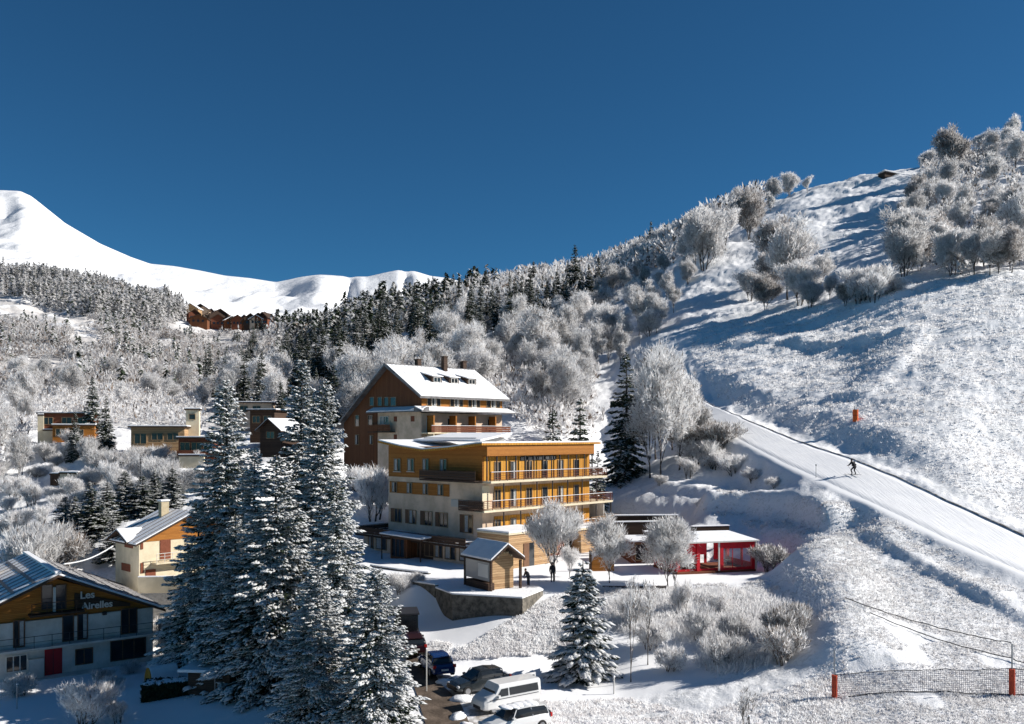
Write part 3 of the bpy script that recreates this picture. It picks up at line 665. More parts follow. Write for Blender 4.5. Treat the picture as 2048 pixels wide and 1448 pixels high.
# --- young clipped trees by the hotel terrace
for (px, Y, top, m, lb) in [(1108,82,1014,0,'frosted young tree with upright broom shaped crown in front of the wood clad annex'), (1221,81,1034,1,'frosted young tree with small round crown and dark trunk, middle of the terrace trees'),
      (1336,80.2,1040,2,'frosted young tree with broad crown left of the red pavilion')]:
    x, y, z = on(px, Y, -.05); h = -(top-HZ)*Y/F-z
    plant('frosted_tree', TOPIARY[m], (x, y, z), h/[5.4,5.0,5.4][m]*1.05, m*1.1, lb, 'young tree', 'young trees on the terrace')

def zone(n, poly, models, hs, name, label, cat, group, seed=0, thin=0, ybias=0, y0=60, y1=700, wide=(.85, 1.15), h0=12, sep=3.0):
    """scatter whole trees over the ground seen inside a photo polygon, evenly over the hillside"""
    rr = random.Random(seed); pts = []; xs = [p[0] for p in poly]; tries = 0
    def inside(x, y):
        c = False; j = len(poly)-1
        for i in range(len(poly)):
            if (poly[i][1] > y) != (poly[j][1] > y) and x < (poly[j][0]-poly[i][0])*(y-poly[i][1])/(poly[j][1]-poly[i][1])+poly[i][0]: c = not c
            j = i
        return c
    while len(pts) < n and tries < n*400:
        tries += 1
        px = rr.uniform(min(xs), max(xs)); Y = exp(rr.uniform(log(y0), log(y1)))
        x = (px-1024)*Y/F; z = H(x, Y); py = HZ-z*F/Y
        if not inside(px, py): continue
        if any((x-a)**2+(Y-b)**2 < sep*sep for a, b, c in pts): continue
        pts.append((x, Y, z))
    out = []
    for (x, y, z) in pts:
        m = rr.choice(models); h = rr.uniform(*hs)
        if callable(label): lb = label(x, y)
        else: lb = label
        out.append(plant(name, m, (x, y, z-.15), h/h0*rr.uniform(*wide), rr.uniform(0, 6.3), lb, cat, group, sz=h/h0))
    return out
G1 = 'rimed bare trees of the wood behind the hotels'; L1 = 'grey and white rimed bare tree in the wood behind the hotels'
LOW = [(690,860),(690,780),(860,760),(1010,700),(1170,690),(1200,745),(1180,800),(1200,880),(1120,900),(1000,830),(760,880)]
zone(54, LOW, DEC+DEC_TALL, (7.5, 14), 'rimed_tree', L1, 'bare tree', G1, 1, y0=135, y1=330, sep=3.6)
MIDW = [(430,760),(560,680),(680,650),(900,590),(1100,520),(1290,480),(1420,440),(1560,395),(1590,405),(1500,455),(1420,500),(1385,560),(1370,600),(1325,650),(1180,690),(1010,700),(860,760),(690,780),(560,850),(430,830)]
zone(78, MIDW, DEC+[DEC_GREY[0]], (7, 14), 'rimed_tree', L1, 'bare tree', G1, 2, y0=160, y1=520, sep=4.2)
CONZ = [(560,740),(600,640),(700,620),(900,590),(1060,590),(1200,600),(1180,680),(980,700),(840,745),(690,780),(600,800)]
G2 = 'spruces among the bare wood behind the hotels'; L2 = 'dark snow dusted spruce among the bare trees behind the hotels'
zone(165, CONZ, [CON_MID[1], CON_MID[3], CON_MID[3], CON_MID[0]], (12, 19), 'snowy_spruce', L2, 'conifer', G2, 3, y0=180, y1=640, h0=14, sep=3.5)
zone(40, [(400,790),(470,700),(620,640),(700,660),(640,760),(520,830)], CON_MID, (11, 16), 'snowy_spruce', 'dark spruce on the shaded wood edge above the left foreground spruces', 'conifer', 'spruces on the shaded wood edge', 4, y0=170, y1=600, h0=14, sep=4)
zone(14, [(560,830),(760,820),(700,890),(560,900)], CON_MID+DEC[:1], (8, 12), 'snowy_spruce', 'snowy spruce just left of the timber chalet', 'conifer', 'spruces beside the timber chalet', 5, y0=120, y1=230, h0=14, sep=4)
zone(92, [(1185,745),(1240,748),(1350,672),(1380,605),(1395,545),(1425,490),(1300,490),(1150,540),(1100,640)], DEC+[DEC_GREY[1]], (7, 12.5), 'rimed_tree', L1, 'bare tree', G1, 22, y0=160, y1=500, sep=3.0)
THIN = bare_tree(5, .75, 81, 5, .014, .4, lv=3, spread=.35, fork=.4, up=1.0, k0=3, rime=.75, jit=.2)
# clump right of the hotel
for i, (px, Y, top) in enumerate([(1322,121,700),(1358,124,728),(1390,128,775),(1312,134,682),(1345,135,700),(1378,136,745),(1300,126,735)]):
    x, y, z = on(px, Y, -.1); h = -(top-HZ)*Y/F-z; m = DEC_TALL[i % 3]
    plant('tall_rimed_tree', m, (x, y, z), h/15*.78, i*1.7, 'tall rimed bare tree of the clump beside the upper end of the piste', 'bare tree', 'tall clump beside the piste', sz=h/15)
for i, (px, py, h, k) in enumerate([(1400,930,3.6,0),(1430,940,3.2,1),(1440,905,4.0,3),(1388,905,4.0,3),(1465,950,2.6,0),(1505,965,2.0,1),(1375,958,2.2,2),(1320,970,1.4,0),(1550,975,1.4,1)]):
    g = G(px, py)
    if g: plant('frosted_shrub', SHRUB[k], (g[0], g[1], g[2]-.1), h/2.6*1.2, i*1.3, 'frosted shrub at the foot of the piste bank', 'shrub', 'shrubs at the foot of the piste bank', sz=h/2.6)
# trees across the hill on the right
GR = 'bare trees across the middle of the ski hill'
for i, (px, py, top, m) in enumerate([(1545,588,498,0),(1500,602,540,1),(1575,600,440,2),(1530,620,545,0),(1600,612,520,1),(1640,590,505,2),(1560,560,430,1),(1620,618,560,0),(1660,600,548,2),(1690,612,560,1)]):
    g = G(px, py, 100)
    if g:
        h = -(top-HZ)*g[1]/F-g[2]; plant('rimed_tree', DEC_GREY[(i) % 3], (g[0], g[1], g[2]-.15), h/11*1.1, i*2.1, 'pale rimed tree in the clump crossing the middle of the ski hill', 'bare tree', GR, sz=h/11)
for i, (px, py, h) in enumerate([(1735,598,9),(1765,592,7),(1748,604,6),(1720,606,6)]):
    g = G(px, py, 100)
    if g: plant('round_bush', SHRUB[i % 3], (g[0], g[1], g[2]-.2), h/2.6*.9, i, 'low bushy tree at the right end of the clump crossing the ski hill', 'bush', 'bushes beside the ski hill clump', sz=h/2.6*.8)
UR = [(1792,560),(1800,480),(1815,420),(1850,350),(1880,320),(2048,270),(2300,250),(2300,545),(2048,552),(1900,566)]
zone(130, UR, DEC_GREY+[DEC[3], DEC[0]], (6.5, 12), 'hill_tree', 'grey brown thinly rimed tree in the wood on the upper right hill', 'bare tree', 'wood on the upper right hill', 6, y0=175, y1=420, sep=4.5, h0=11)
for i, (px, py, top, k, lb) in enumerate([(1900,345,250,0,'big round rimed tree against the sky at the left end of the hilltop wood'),(1810,548,412,2,'broad rimed tree at the left edge of the upper right wood'),
      (1905,552,455,1,'clear trunked rimed tree below the upper right wood, left of two'),(1995,548,470,0,'dark trunked rimed tree below the upper right wood, right of two'),
      (1578,392,345,1,'small dark bare tree on the left end of the open hilltop'),(1614,388,350,2,'lone little round tree on the open hilltop skyline'),(1408,540,420,1,'slender tree at the right edge of the ridge wood'),(1500,480,372,0,'tree with a visible trunk at the right edge of the ridge wood'),(1450,505,410,2,'tree on the open snow edge below the ridge wood')]):
    g = G(px, py, 100)
    if g:
        h = min(-(top-HZ)*g[1]/F-g[2], 20); plant('rimed_tree', DEC_GREY[k], (g[0], g[1], g[2]-.15), h/11, i*2.3, lb, 'bare tree', None, sz=h/11)
# left valley side: nearer frosted trees, one by one
GLF = 'frosted trees among the houses on the left'
zone(48, [(-150,870),(0,760),(150,740),(420,770),(420,850),(380,850),(200,820),(60,830),(60,1000),(-150,1000)], DEC, (6, 10), 'rimed_tree', 'white frosted tree on the slope above the houses on the left', 'bare tree', GLF, 7, y0=100, y1=330, sep=4)
zone(46, [(-60,1010),(0,880),(80,890),(230,890),(260,915),(400,930),(300,990),(150,1040),(-60,1090)], SHRUB[:3], (1.8, 3.2), 'frosted_shrub', 'white frosted shrub on the bank between the houses on the left', 'shrub', 'frosted shrubs between the left houses', 8, y0=95, y1=170, sep=2.2, h0=2.6)
for i, (px, Y, h) in enumerate([(320,122,4.2),(345,119,3.8),(290,126,3.5),(240,133,3.8),(200,135,3.4),(175,136,3.0),(30,126,3.5),(410,120,4)]):
    x, y, z = on(px, Y, -.1); plant('frosted_shrub', SHRUB[i % 3], (x, y, z), h/2.6, i*1.2, 'big frosted bush in front of the flat roofed timber houses', 'shrub', 'bushes in front of the timber houses', sz=h/2.6)
# dark snowy bushes behind the cream chalet and the big frosted bush left of them
for i, (px, Y, h) in enumerate([(150,104,4.6),(185,102,5.2),(215,105,4.8),(250,108,5.0),(285,108,4.5),(180,108,4.5),(225,99,4.0),(130,108,4),(310,112,4),(345,110,4.5)]):
    x, y, z = on(px, Y, -.3); plant('snowy_yew', CON_MID[i % 3], (x, y, z), h/14*2.6, i*1.9, 'low dark snow covered conifer bush behind the cream chalet', 'conifer bush', 'dark conifer bushes behind the cream chalet', sz=h/14*1.15)
for i, (px, Y, h, lb) in enumerate([(72,93,6.0,'big pinkish white frosted bush above the gabled house roof'),(20,90,4.0,'frosted bush behind the chimney of the gabled house'),(112,96,5,'frosted bush right of the big pinkish one')]):
    x, y, z = on(px, Y, -.3); plant('frosted_bush', SHRUB[[0,2,3][i]], (x, y, z), h/2.6*.95, i, lb, 'shrub', None, sz=h/2.6)
plant('frosted_shrub', SHRUB[2], on(748, 112, -.1), 1.9, 0, 'spiky frosted bush between the timber chalet and the hotel', 'shrub', sz=2.0)
plant('frosted_shrub', SHRUB[0], on(735, 118, -.1), 2.0, 2, 'pinkish frosted bush against the timber chalet basement', 'shrub', sz=1.8)
plant('frosted_shrub', SHRUB[3], on(1538, 87, -.1), 1.0, 2, 'dark frosted bush right behind the red pavilion', 'shrub', sz=1.0)
plant('bare_sapling', TOPIARY[0], on(1140, 84.5, -.1), .55, 2, 'small white frosted sapling in front of the timber annex', 'sapling')
# thicket on the bank below the terrace
thp = [(1262,1245),(1365,1225),(1440,1220),(1300,1290),(1400,1275),(1470,1280),(1570,1285),(1590,1262),(1340,1335),(1440,1330),(1565,1322)]
for i, (px, py) in enumerate(thp):
    g = G(px, py+8)
    if not g: continue
    br = px > 1530 and py > 1250
    plant('frosted_shrub', SHRUB[3 if br else [0, 2, 1][i % 3]], (g[0], g[1], g[2]-.15), R.uniform(.6, 1.05), R.uniform(0, 6), 'brown centred frosted shrub at the right end of the bank thicket' if br else 'white frosted shrub in the thicket on the bank below the terrace', 'shrub',
          'brownish shrubs at the right end of the thicket' if br else 'thicket on the bank below the terrace', sz=R.uniform(.8, 1.1))
for i, (px, py, top, lb) in enumerate([(1262,1365,1150,'thin bare sapling in the thicket, left of two'),(1296,1330,1158,'thin bare sapling in the thicket, right of two')]):
    g = G(px, py); h = -(top-HZ)*g[1]/F-g[2]
    plant('thin_sapling', THIN, (g[0], g[1], g[2]-.1), 1.0, i, lb, 'sapling', None, sz=h/5)
plant('frosted_shrub', THIN, on(1488, 49.0, -.1), 1.1, 0, 'spindly frosted shrub at the bottom edge left of the fence', 'shrub', sz=.62)
# garden shrubs round the gabled house
for (px, Y, s_, k, lb) in [(225,69,.55,1,'round snowy garden shrub in front of the gabled house, right of the pair'),(205,71,.5,0,'small snowy garden shrub near the dark ground floor window'),(42,68,.75,1,'snowy bush left of the red door'),
                           (172,61,1.15,0,'large frosted shrub at the bottom of the yard'),(262,74.5,.5,1,'low snowy shrub under the wide dark window'),(236,61.5,.5,2,'twiggy frosted shrub beside the large one in the yard'),
                           (330,84,1.0,0,'frosted garden shrub in front of the cream chalet'),(345,80,1.2,2,'tall frosted shrub between the cream chalet and the spruces'),(800,80,.7,0,'frosted bush in the shaded drive beside the spruces'),(835,81,.5,1,'small frosted bush on the shaded drive')]:
    plant('frosted_shrub', SHRUB[k], on(px, Y, -.1), s_, px, lb, 'shrub')

# --- far-off woods: nobody could count these; each one object of merged small trees
def lowcon(rs, m):
    n = 56; t = rs.rand(m, n)**1.15*.95+.03; a = rs.rand(m, n)*6.283; rad = .19*(1-t)**.9
    c = np.stack([np.cos(a)*rad, np.sin(a)*rad, t], 2); o = np.stack([np.cos(a), np.sin(a), -.6+0*a], 2)*.075
    w_ = np.stack([-np.sin(a), np.cos(a), 0*a], 2)*.045
    return c, o, w_
def lowdec(rs, m):
    n = 52; v = rs.randn(m, n, 3); v /= np.linalg.norm(v, axis=2, keepdims=True); rad = .34*rs.rand(m, n, 1)**.35
    c = v*rad*np.array([1, 1, 1.1])+np.array([0, 0, .62]); c[:, :, 2] = np.maximum(c[:, :, 2], .08)
    o = v*.04+rs.randn(m, n, 3)*.035+np.array([0, 0, .05]); w_ = rs.randn(m, n, 3)*.026
    return c, o, w_
def mass(name, pts, hs, maker, mats, share, label, seed):
    rs = np.random.RandomState(seed); m = len(pts)
    if not m: return
    pts = np.array(pts); h = rs.uniform(hs[0], hs[1], m)[:, None, None]; c, o, w_ = maker(rs, m)
    c = c*h+pts[:, None, :]; o = o*h*rs.uniform(.7, 1.3, (m, c.shape[1], 1)); w_ = w_*h
    c = c.reshape(-1, 3); o = o.reshape(-1, 3); w_ = w_.reshape(-1, 3); n = len(c); Vv, Fv = quads(c, o, w_, n)
    mi = np.searchsorted(np.cumsum(share), rs.rand(n)).clip(0, len(mats)-1)
    return tag(link(name, npmesh(name, Vv, Fv, [M[q] for q in mats], mi)), label, 'wood', None, 'stuff')
def sample(n, poly, y0, y1, seed, dens=None):
    rs = np.random.RandomState(seed); k = n*30; px = rs.uniform(min(p[0] for p in poly), max(p[0] for p in poly), k); Y = np.sqrt(rs.uniform(y0**2, y1**2, k)); x = (px-1024)*Y/F
    a = (x/Y-UL)/(UH-UL)*(NU-1); b = (np.log(Y)-gl[0])/(gl[-1]-gl[0])*(NV-1); ok = (a > 0) & (a < NU-2) & (b < NV-2); a, b, x, Y, px = a[ok], b[ok], x[ok], Y[ok], px[ok]
    z = Z[a.astype(int), b.astype(int)]; py = HZ-z*F/Y; c = np.zeros(len(x), bool); j = len(poly)-1
    for i in range(len(poly)):
        yi, yj = poly[i][1], poly[j][1]; xi, xj = poly[i][0], poly[j][0]
        cr = ((yi > py) != (yj > py)) & (px < (xj-xi)*(py-yi)/((yj-yi) or 1e-9)+xi); c ^= cr; j = i
    if dens is not None: c &= dens(px, py, x, Y, rs)
    i = np.nonzero(c)[0][:n]; return np.stack([x[i], Y[i], z[i]-.2], 1)
CLEAR = [(0,628,75,22),(90,645,60,13),(150,655,50,10),(60,752,55,26),(35,700,30,8),(110,735,40,12),(170,690,32,18),(300,706,40,6),(395,662,60,12),(440,690,50,10),(330,690,30,7),(20,760,25,15),(230,700,20,6),(260,668,16,5),(490,668,30,8),(400,655,34,14),(450,652,40,16),(500,655,36,16),(528,660,20,14)]
def clearings(px, py, x, Y, rs):
    ok = np.ones(len(px), bool)
    for a, b, c, d in CLEAR: ok &= ((px-a)/c/1.15)**2+((py-b)/d/1.25)**2 > .8+.5*rs.rand(len(px))
    return ok & (vnoise(x/30., Y/42., 5)*.65+vnoise(x/9., Y/14., 6)*.35 > .36)
mass('distant_brushwood', sample(12000, [(-300,760),(-300,600),(0,600),(150,640),(370,650),(560,655),(600,690),(520,780),(400,800),(200,790),(0,800)], 175, 1050, 5, clearings), (3.0, 6.5), lowdec, ['rime', 'rimegrey', 'twig'], [.30, .50, .20], 'greyish brushwood covering the left valley side', 1)
mass('scattered_distant_conifers', sample(420, [(-300,720),(-300,640),(0,650),(370,660),(560,655),(600,690),(520,780),(400,800),(200,790),(0,760)], 175, 1050, 17, clearings), (6, 12), lowcon, ['needles', 'rime'], [.5, .5], 'small snowy conifers dotted over the left valley side', 15)
mass('brown_brushwood_patches', sample(2600, [(-300,720),(-300,600),(0,610),(150,650),(370,650),(560,655),(520,740),(200,740),(0,730)], 175, 1050, 18, lambda px, py, x, Y, rs: clearings(px, py, x, Y, rs) & (vnoise(x/60., Y/60., 8) > .6)), (3, 6), lowdec, ['rimegrey', 'twig'], [.5, .5], 'brownish leafless brushwood patches on the left valley side', 16)
mass('distant_conifer_forest', sample(5200, [(-300,520),(0,532),(60,535),(130,560),(200,567),(250,572),(360,600),(375,640),(330,655),(200,640),(120,630),(0,590),(-300,590)], 500, 1250, 6), (12, 18), lowcon, ['needles', 'rime', 'rimegrey'], [.22, .40, .38], 'dense snowy conifer forest along the top of the left valley side', 2)
mass('brown_wood_patch', sample(260, [(180,580),(260,572),(262,600),(190,600)], 500, 1250, 16), (10, 14), lowdec, ['twig', 'rimegrey'], [.7, .3], 'brown leafless wood patch in the left forest', 12)
mass('distant_ridge_wood', sample(2300, [(540,690),(600,615),(900,560),(1300,470),(1560,390),(1400,520),(1150,620),(900,640),(700,700)], 300, 620, 7), (8, 13), lowdec, ['rime', 'rimegrey', 'twig'], [.5, .36, .14], 'rimed wood filling the ridge between the larger trees', 3)
mass('distant_ridge_conifers', sample(420, [(540,680),(600,625),(720,600),(900,570),(1000,600),(820,680),(640,720)], 300, 640, 8), (12, 19), lowcon, ['needles', 'rime'], [.68, .32], 'snowy conifers filling the ridge between the larger trees', 4)
mass('wood_undergrowth', sample(1500, LOW+MIDW[::-1][:0], 135, 330, 9), (2, 6), lowdec, ['rime', 'rimegrey', 'twig'], [.5, .35, .15], 'rimed undergrowth of the wood behind the hotels', 5)
mass('hill_undergrowth', sample(900, UR, 175, 430, 10), (3, 7), lowdec, ['rime', 'rimegrey', 'twig'], [.34, .44, .22], 'rimed undergrowth of the upper right wood', 6)
mass('slope_undergrowth', sample(900, [(-100,900),(0,780),(420,790),(400,880),(200,850),(60,870),(0,1010)], 110, 330, 11), (2, 4.5), lowdec, ['rime', 'rimegrey', 'twig'], [.62, .28, .10], 'white frosted undergrowth on the left slope', 7)

# --- tufts of snowy grass on the meadow slopes
def tufts(name, n, poly, y0, y1, hs, seed, label, mats=('rime', 'rimegrey'), share=(.8, .2), yp=1.0, cut=.2, wf=.22):
    rs = np.random.RandomState(seed); k = n*6
    px = rs.uniform(min(p[0] for p in poly), max(p[0] for p in poly), k); Y = rs.uniform(y0**yp, y1**yp, k)**(1/yp); x = (px-1024)*Y/F
    a = (x/Y-UL)/(UH-UL)*(NU-1); b = (np.log(Y)-gl[0])/(gl[-1]-gl[0])*(NV-1); ok = (a > 0) & (a < NU-2) & (b > 0) & (b < NV-2); a, b, x, Y, px = a[ok].astype(int), b[ok].astype(int), x[ok], Y[ok], px[ok]
    z = Z[a, b]; py = HZ-z*F/Y; c = np.zeros(len(x), bool); j = len(poly)-1
    for i in range(len(poly)):
        yi, yj = poly[i][1], poly[j][1]; xi, xj = poly[i][0], poly[j][0]
        c ^= ((yi > py) != (yj > py)) & (px < (xj-xi)*(py-yi)/((yj-yi) or 1e-9)+xi); j = i
    c &= (rough[a, b] > .35) & (vnoise(x/2.2, Y/2.2, 15) > cut)
    i = np.nonzero(c)[0][:n]; x, Y, z = x[i], Y[i], z[i]; m = len(i); h = rs.uniform(hs[0], hs[1], m)*np.clip(Y/80, .8, 2)
    K = 4; base_ = np.repeat(np.stack([x, Y, z-.04], 1), K, 0); hh = np.repeat(h, K)[:, None]
    d = norm(rs.randn(m*K, 3)*np.array([.55, .55, .1])+np.array([0, 0, .75])); w_ = norm(np.cross(d, rs.randn(m*K, 3)))*hh*wf
    base_ = base_+rs.randn(m*K, 3)*hh*np.array([.35, .35, 0]); t_ = base_+d*hh
    V_ = np.stack([base_-w_, base_+w_, t_+w_*.5, t_-w_*.2], 1).reshape(-1, 3)
    return tag(link(name, npmesh(name, V_, np.arange(len(V_)).reshape(-1, 4), [M[q] for q in mats], (rs.rand(m*K) > share[0]).astype(int))), label, 'grass', None, 'stuff')
tufts('frosted_grass', 42000, [(1380,1010),(1440,980),(1700,1005),(2300,1200),(2300,1600),(1560,1600),(1560,1400),(1690,1290),(1600,1100),(1480,1050)], 45, 112, (.10, .26), 1, 'snowy grass tufts on the slope below the piste', yp=.5)
tufts('frosted_hill_grass', 60000, [(1440,800),(1380,700),(1380,660),(1600,620),(1800,560),(2300,540),(2300,1100),(2048,1040),(1800,930),(1600,860)], 85, 230, (.10, .26), 2, 'snowy grass tufts on the hill above the piste', yp=.3)
tufts('frosted_bank_grass', 24000, [(790,1270),(870,1215),(1000,1225),(1100,1190),(1180,1200),(1180,1300),(1050,1312),(900,1320),(840,1310)], 60, 80, (.18, .42), 3, 'shaggy snow covered grass on the bank below the stone terrace', share=(.88, .12), cut=.05)
tufts('frosted_verge_grass', 20000, [(1080,1380),(1200,1385),(1400,1430),(1560,1380),(1680,1340),(1600,1190),(1560,1120),(1640,1150),(1700,1300),(1700,1600),(1050,1600)], 44, 84, (.12, .32), 4, 'snowy grass tufts on the verge along the bottom of the picture')
tufts('frosted_terrace_grass', 9000, [(1110,1165),(1500,1150),(1600,1190),(1560,1250),(1200,1230),(1110,1200)], 60, 84, (.10, .26), 5, 'snowy grass on the edge of the terrace lawn', share=(.88, .12))
tufts('frosted_thicket', 9500, [(1215,1215),(1300,1195),(1480,1190),(1580,1215),(1620,1290),(1540,1330),(1450,1350),(1380,1325),(1300,1345),(1220,1300)], 58, 82, (.35, 1.15), 7, 'tangled frosted stems filling the bank below the terrace', share=(.88, .12), cut=.33, wf=.045)
# ------------------------------------------------------------------ buildings
class Frame:
    """a building's own axes: local x along one facade, local y along the other; photo helpers give points ON its wall planes"""
    def __init__(s, px, Y, z0, ang):
        s.X, s.Y, s.Z = (px-1024)*Y/F, Y, z0; s.a = ang; s.c, s.s = cos(ang), sin(ang)
    def fx(s, px, py, yl=0):      # on the plane local y = yl -> (x, z)
        k = (px-1024)/F; X0 = s.X-s.s*yl; Y0 = s.Y+s.c*yl
        t = (k*Y0-X0)/(s.c-k*s.s); Y = Y0+s.s*t; return t, -(py-HZ)*Y/F-s.Z
    def fy(s, px, py, xl=0):      # on the plane local x = xl -> (y, z)
        k = (px-1024)/F; X0 = s.X+s.c*xl; Y0 = s.Y+s.s*xl
        t = (k*Y0-X0)/(-s.s-k*s.c); Y = Y0+s.c*t; return t, -(py-HZ)*Y/F-s.Z
    def root(s, name, label, cat, group=None): return empty(name, (s.X, s.Y, s.Z), s.a, label, cat, group)

def wbox(mb, pl, off, s0, s1, z0, z1, d0, d1):
    """box on a facade; pl 'x': facade along x facing -y at y=off, 'y': along y facing -x at x=off; d is the distance out of the wall"""
    if pl == 'x': mb.box(s0, s1, off-d0, off-d1, z0, z1)
    else: mb.box(off-d0, off-d1, s0, s1, z0, z1)

def window(root, pl, off, s0, s1, z0, z1, mull=1, fm='frame', glass='glass', sill=None, t=.07, curtain=False, name='window'):
    if s0 > s1: s0, s1 = s1, s0
    if z0 > z1: z0, z1 = z1, z0
    f = MB(); D = .09
    wbox(f, pl, off, s0-t, s1+t, z1, z1+t, -.01, D); wbox(f, pl, off, s0-t, s1+t, z0-t, z0, -.01, D)
    wbox(f, pl, off, s0-t, s0, z0, z1, -.01, D-.004); wbox(f, pl, off, s1, s1+t, z0, z1, -.01, D-.004)
    for k in range(1, mull):
        c = s0+(s1-s0)*k/mull; wbox(f, pl, off, c-.035, c+.035, z0, z1, -.01, D-.02)
    w_ = f.build(name, fm, root)
    g = MB(); wbox(g, pl, off, s0, s1, z0, z1, -.005, .02); g.build('pane', glass, w_)
    if curtain:
        g = MB(); c = s0+(s1-s0)*.5; wbox(g, pl, off, c+.05, s1-.03, z0+.05, z1-.04, .022, .03); g.build('curtain', 'curtain', w_)
    if sill:
        g = MB(); wbox(g, pl, off, s0-t-.05, s1+t+.05, z0-t-.06, z0-t-.001, 0, .16); g.build('sill', sill, w_)
    return w_

def wpic(fr, root, pl, off, a, b, **k):
    """window between two photo points (upper left, lower right) lying on a wall plane"""
    f = fr.fx if pl == 'x' else fr.fy
    (s0, z1), (s1, z0) = f(a[0], a[1], off), f(b[0], b[1], off); return window(root, pl, off, s0, s1, z0, z1, **k)

def railing(root, pts, h, m, name='railing', bars=3, solid=False, post=1.6, t=.03):
    r = MB()
    for i in range(len(pts)-1):
        a, b = Vector(pts[i]), Vector(pts[i+1]); L = (b-a).length
        if solid:
            d = (b-a).normalized(); n = Vector((-d.y, d.x, 0))*.03
            for k in range(3):
                z0, z1 = .08+k*(h-.1)/3, .08+(k+.86)*(h-.1)/3
                vs = [a+n, b+n, b-n, a-n]; r.add([v+Vector((0,0,z0)) for v in vs]+[v+Vector((0,0,z1)) for v in vs], [(0,3,2,1),(4,5,6,7),(0,1,5,4),(1,2,6,5),(2,3,7,6),(3,0,4,7)])
        for k in range(bars): 
            z = Vector((0, 0, h*(k+1)/bars)); r.tube([a+z, b+z], t if k == bars-1 else t*.6, 5)
        for k in range(int(L/post)+2):
            q = a.lerp(b, min(1, k*post/L)); r.tube([q, q+Vector((0, 0, h))], t, 5)
    return r.build(name, m, root)

# ===== the flat roofed hotel
hf = Frame(965, 95, HOTEL_Z, HA)
ho = hf.root('hotel', 'four storey flat roofed hotel with orange timber top floor and golden balconies', 'hotel')
LX, LY = hf.fx(1179, 900)[0], hf.fy(777, 900)[0]
zt = 12.45; z3 = hf.fy(963, 962)[1]; z2 = z3-3.0; z1 = z2-3.05
MB().box(0, LX, 0, LY, z1-.3, z3).build('wall', 'cream', ho)
MB().box(0, LX, -.02, LY+.0, z3+.001, zt-.45).build('timber_storey', 'orange', ho)
# butterfly roof: dips in the middle of the left facade
ov = .95; ys_ = [-.9, 0, LY*.28, LY*.55, LY*.8, LY+.8]; zs_ = [zt-.02, zt-.05, zt-.50, zt-.78, zt-.42, zt+.16]
def strip(yz, x0, x1, th, dz=0):
    top = [(y, z+dz) for y, z in yz]; bot = [(y, z+dz-th) for y, z in yz][::-1]; m = MB().prism(top+bot, 'x', x0, x1); return m
rf = strip(list(zip(ys_, zs_)), -ov, LX+1.0, .20).build('roof', 'gold', ho)
strip([(y, z) for y, z in zip([-.82]+ys_[1:-1]+[LY+.72], zs_)], -ov+.06, LX+.92, .16, .165).build('roof_snow', 'roofsnow', rf)
yz = list(zip(ys_[1:], [z-.2 for z in zs_[1:]]))
MB().prism(yz[:-1]+[(LY, zt-.1), (LY, z3+.5), (0, z3+.5)], 'x', .02, LX-.02).build('parapet', 'orange', ho)
# raised snowy lean-to on the roof
a = MB().prism([(5.2, zt+.1), (14.2, zt+.1), (14.2, zt+.55), (5.2, zt+.55)], 'x', 4.0, 8.5); a.build('roof_lift', 'grey', rf)
MB().slab([(3.2, 15.2, zt+.35), (3.2, 3.6, zt+.35), (9.3, 4.6, zt+1.15), (9.3, 15.2, zt+1.15)][::1], .22).build('lift_snow', 'roofsnow', rf)
# left facade windows
for a_, b_, s_ in [((789,918),(801,942),'wframe'),((816,918),(828,942),'wframe'),((846,918),(857,942),'wframe'),((881,919),(893,943),'wframe')]:
    wpic(hf, ho, 'y', -.02, a_, b_, mull=2, fm='frame', curtain=True, sill=s_)
y0_, zA = hf.fy(899, 972); y1_, zB = hf.fy(780, 968); zw1 = z3-.55; zw0 = zw1-1.35
MB().box(-.05, .02, y0_, y1_, zw0, zw1).build('window_band', 'orange', ho)
for x in (790, 820, 852, 882):
    y, _ = hf.fy(x, 980); window(ho, 'y', -.05, y-.42, y+.42, zw0+.1, zw1-.1, mull=2, curtain=True)
zf1 = z2-.75; zf0 = zf1-1.5
for xa, xb in ((782,803),(811,832),(841,864),(871,895),(920,945)):
    ya, yb = hf.fy(xb, 1040)[0], hf.fy(xa, 1040)[0]; d = 0 if xa < 900 else -.35
    window(ho, 'y', 0, ya, yb-(yb-ya)*.38, zf0+d, zf1, mull=2, curtain=xa in (811, 920))
    s = MB(); wbox(s, 'y', 0, yb-(yb-ya)*.30, yb, zf0+d-.05, zf1+.05, 0, .06); s.build('shutter', 'shutter', ho)
# balconies of the left facade
ya = hf.fy(855, 950)[0]
MB().box(-1.2, 0, -.05, ya, z3-.18, z3+.02).build('balcony_slab', 'darkwood', ho)
railing(ho, [(-1.17, ya, z3+.02), (-1.17, -.1, z3+.02)], 1.0, 'darkwood', 'balcony_railing', solid=True)
yb = hf.fy(933, 1010)[0]
MB().box(-1.2, 0, -1.3, yb, z2-.16, z2+.02).build('balcony_slab', 'darkwood', ho)
railing(ho, [(-1.17, yb, z2+.02), (-1.17, -1.3, z2+.02)], .95, 'darkwood', 'balcony_railing', solid=True)
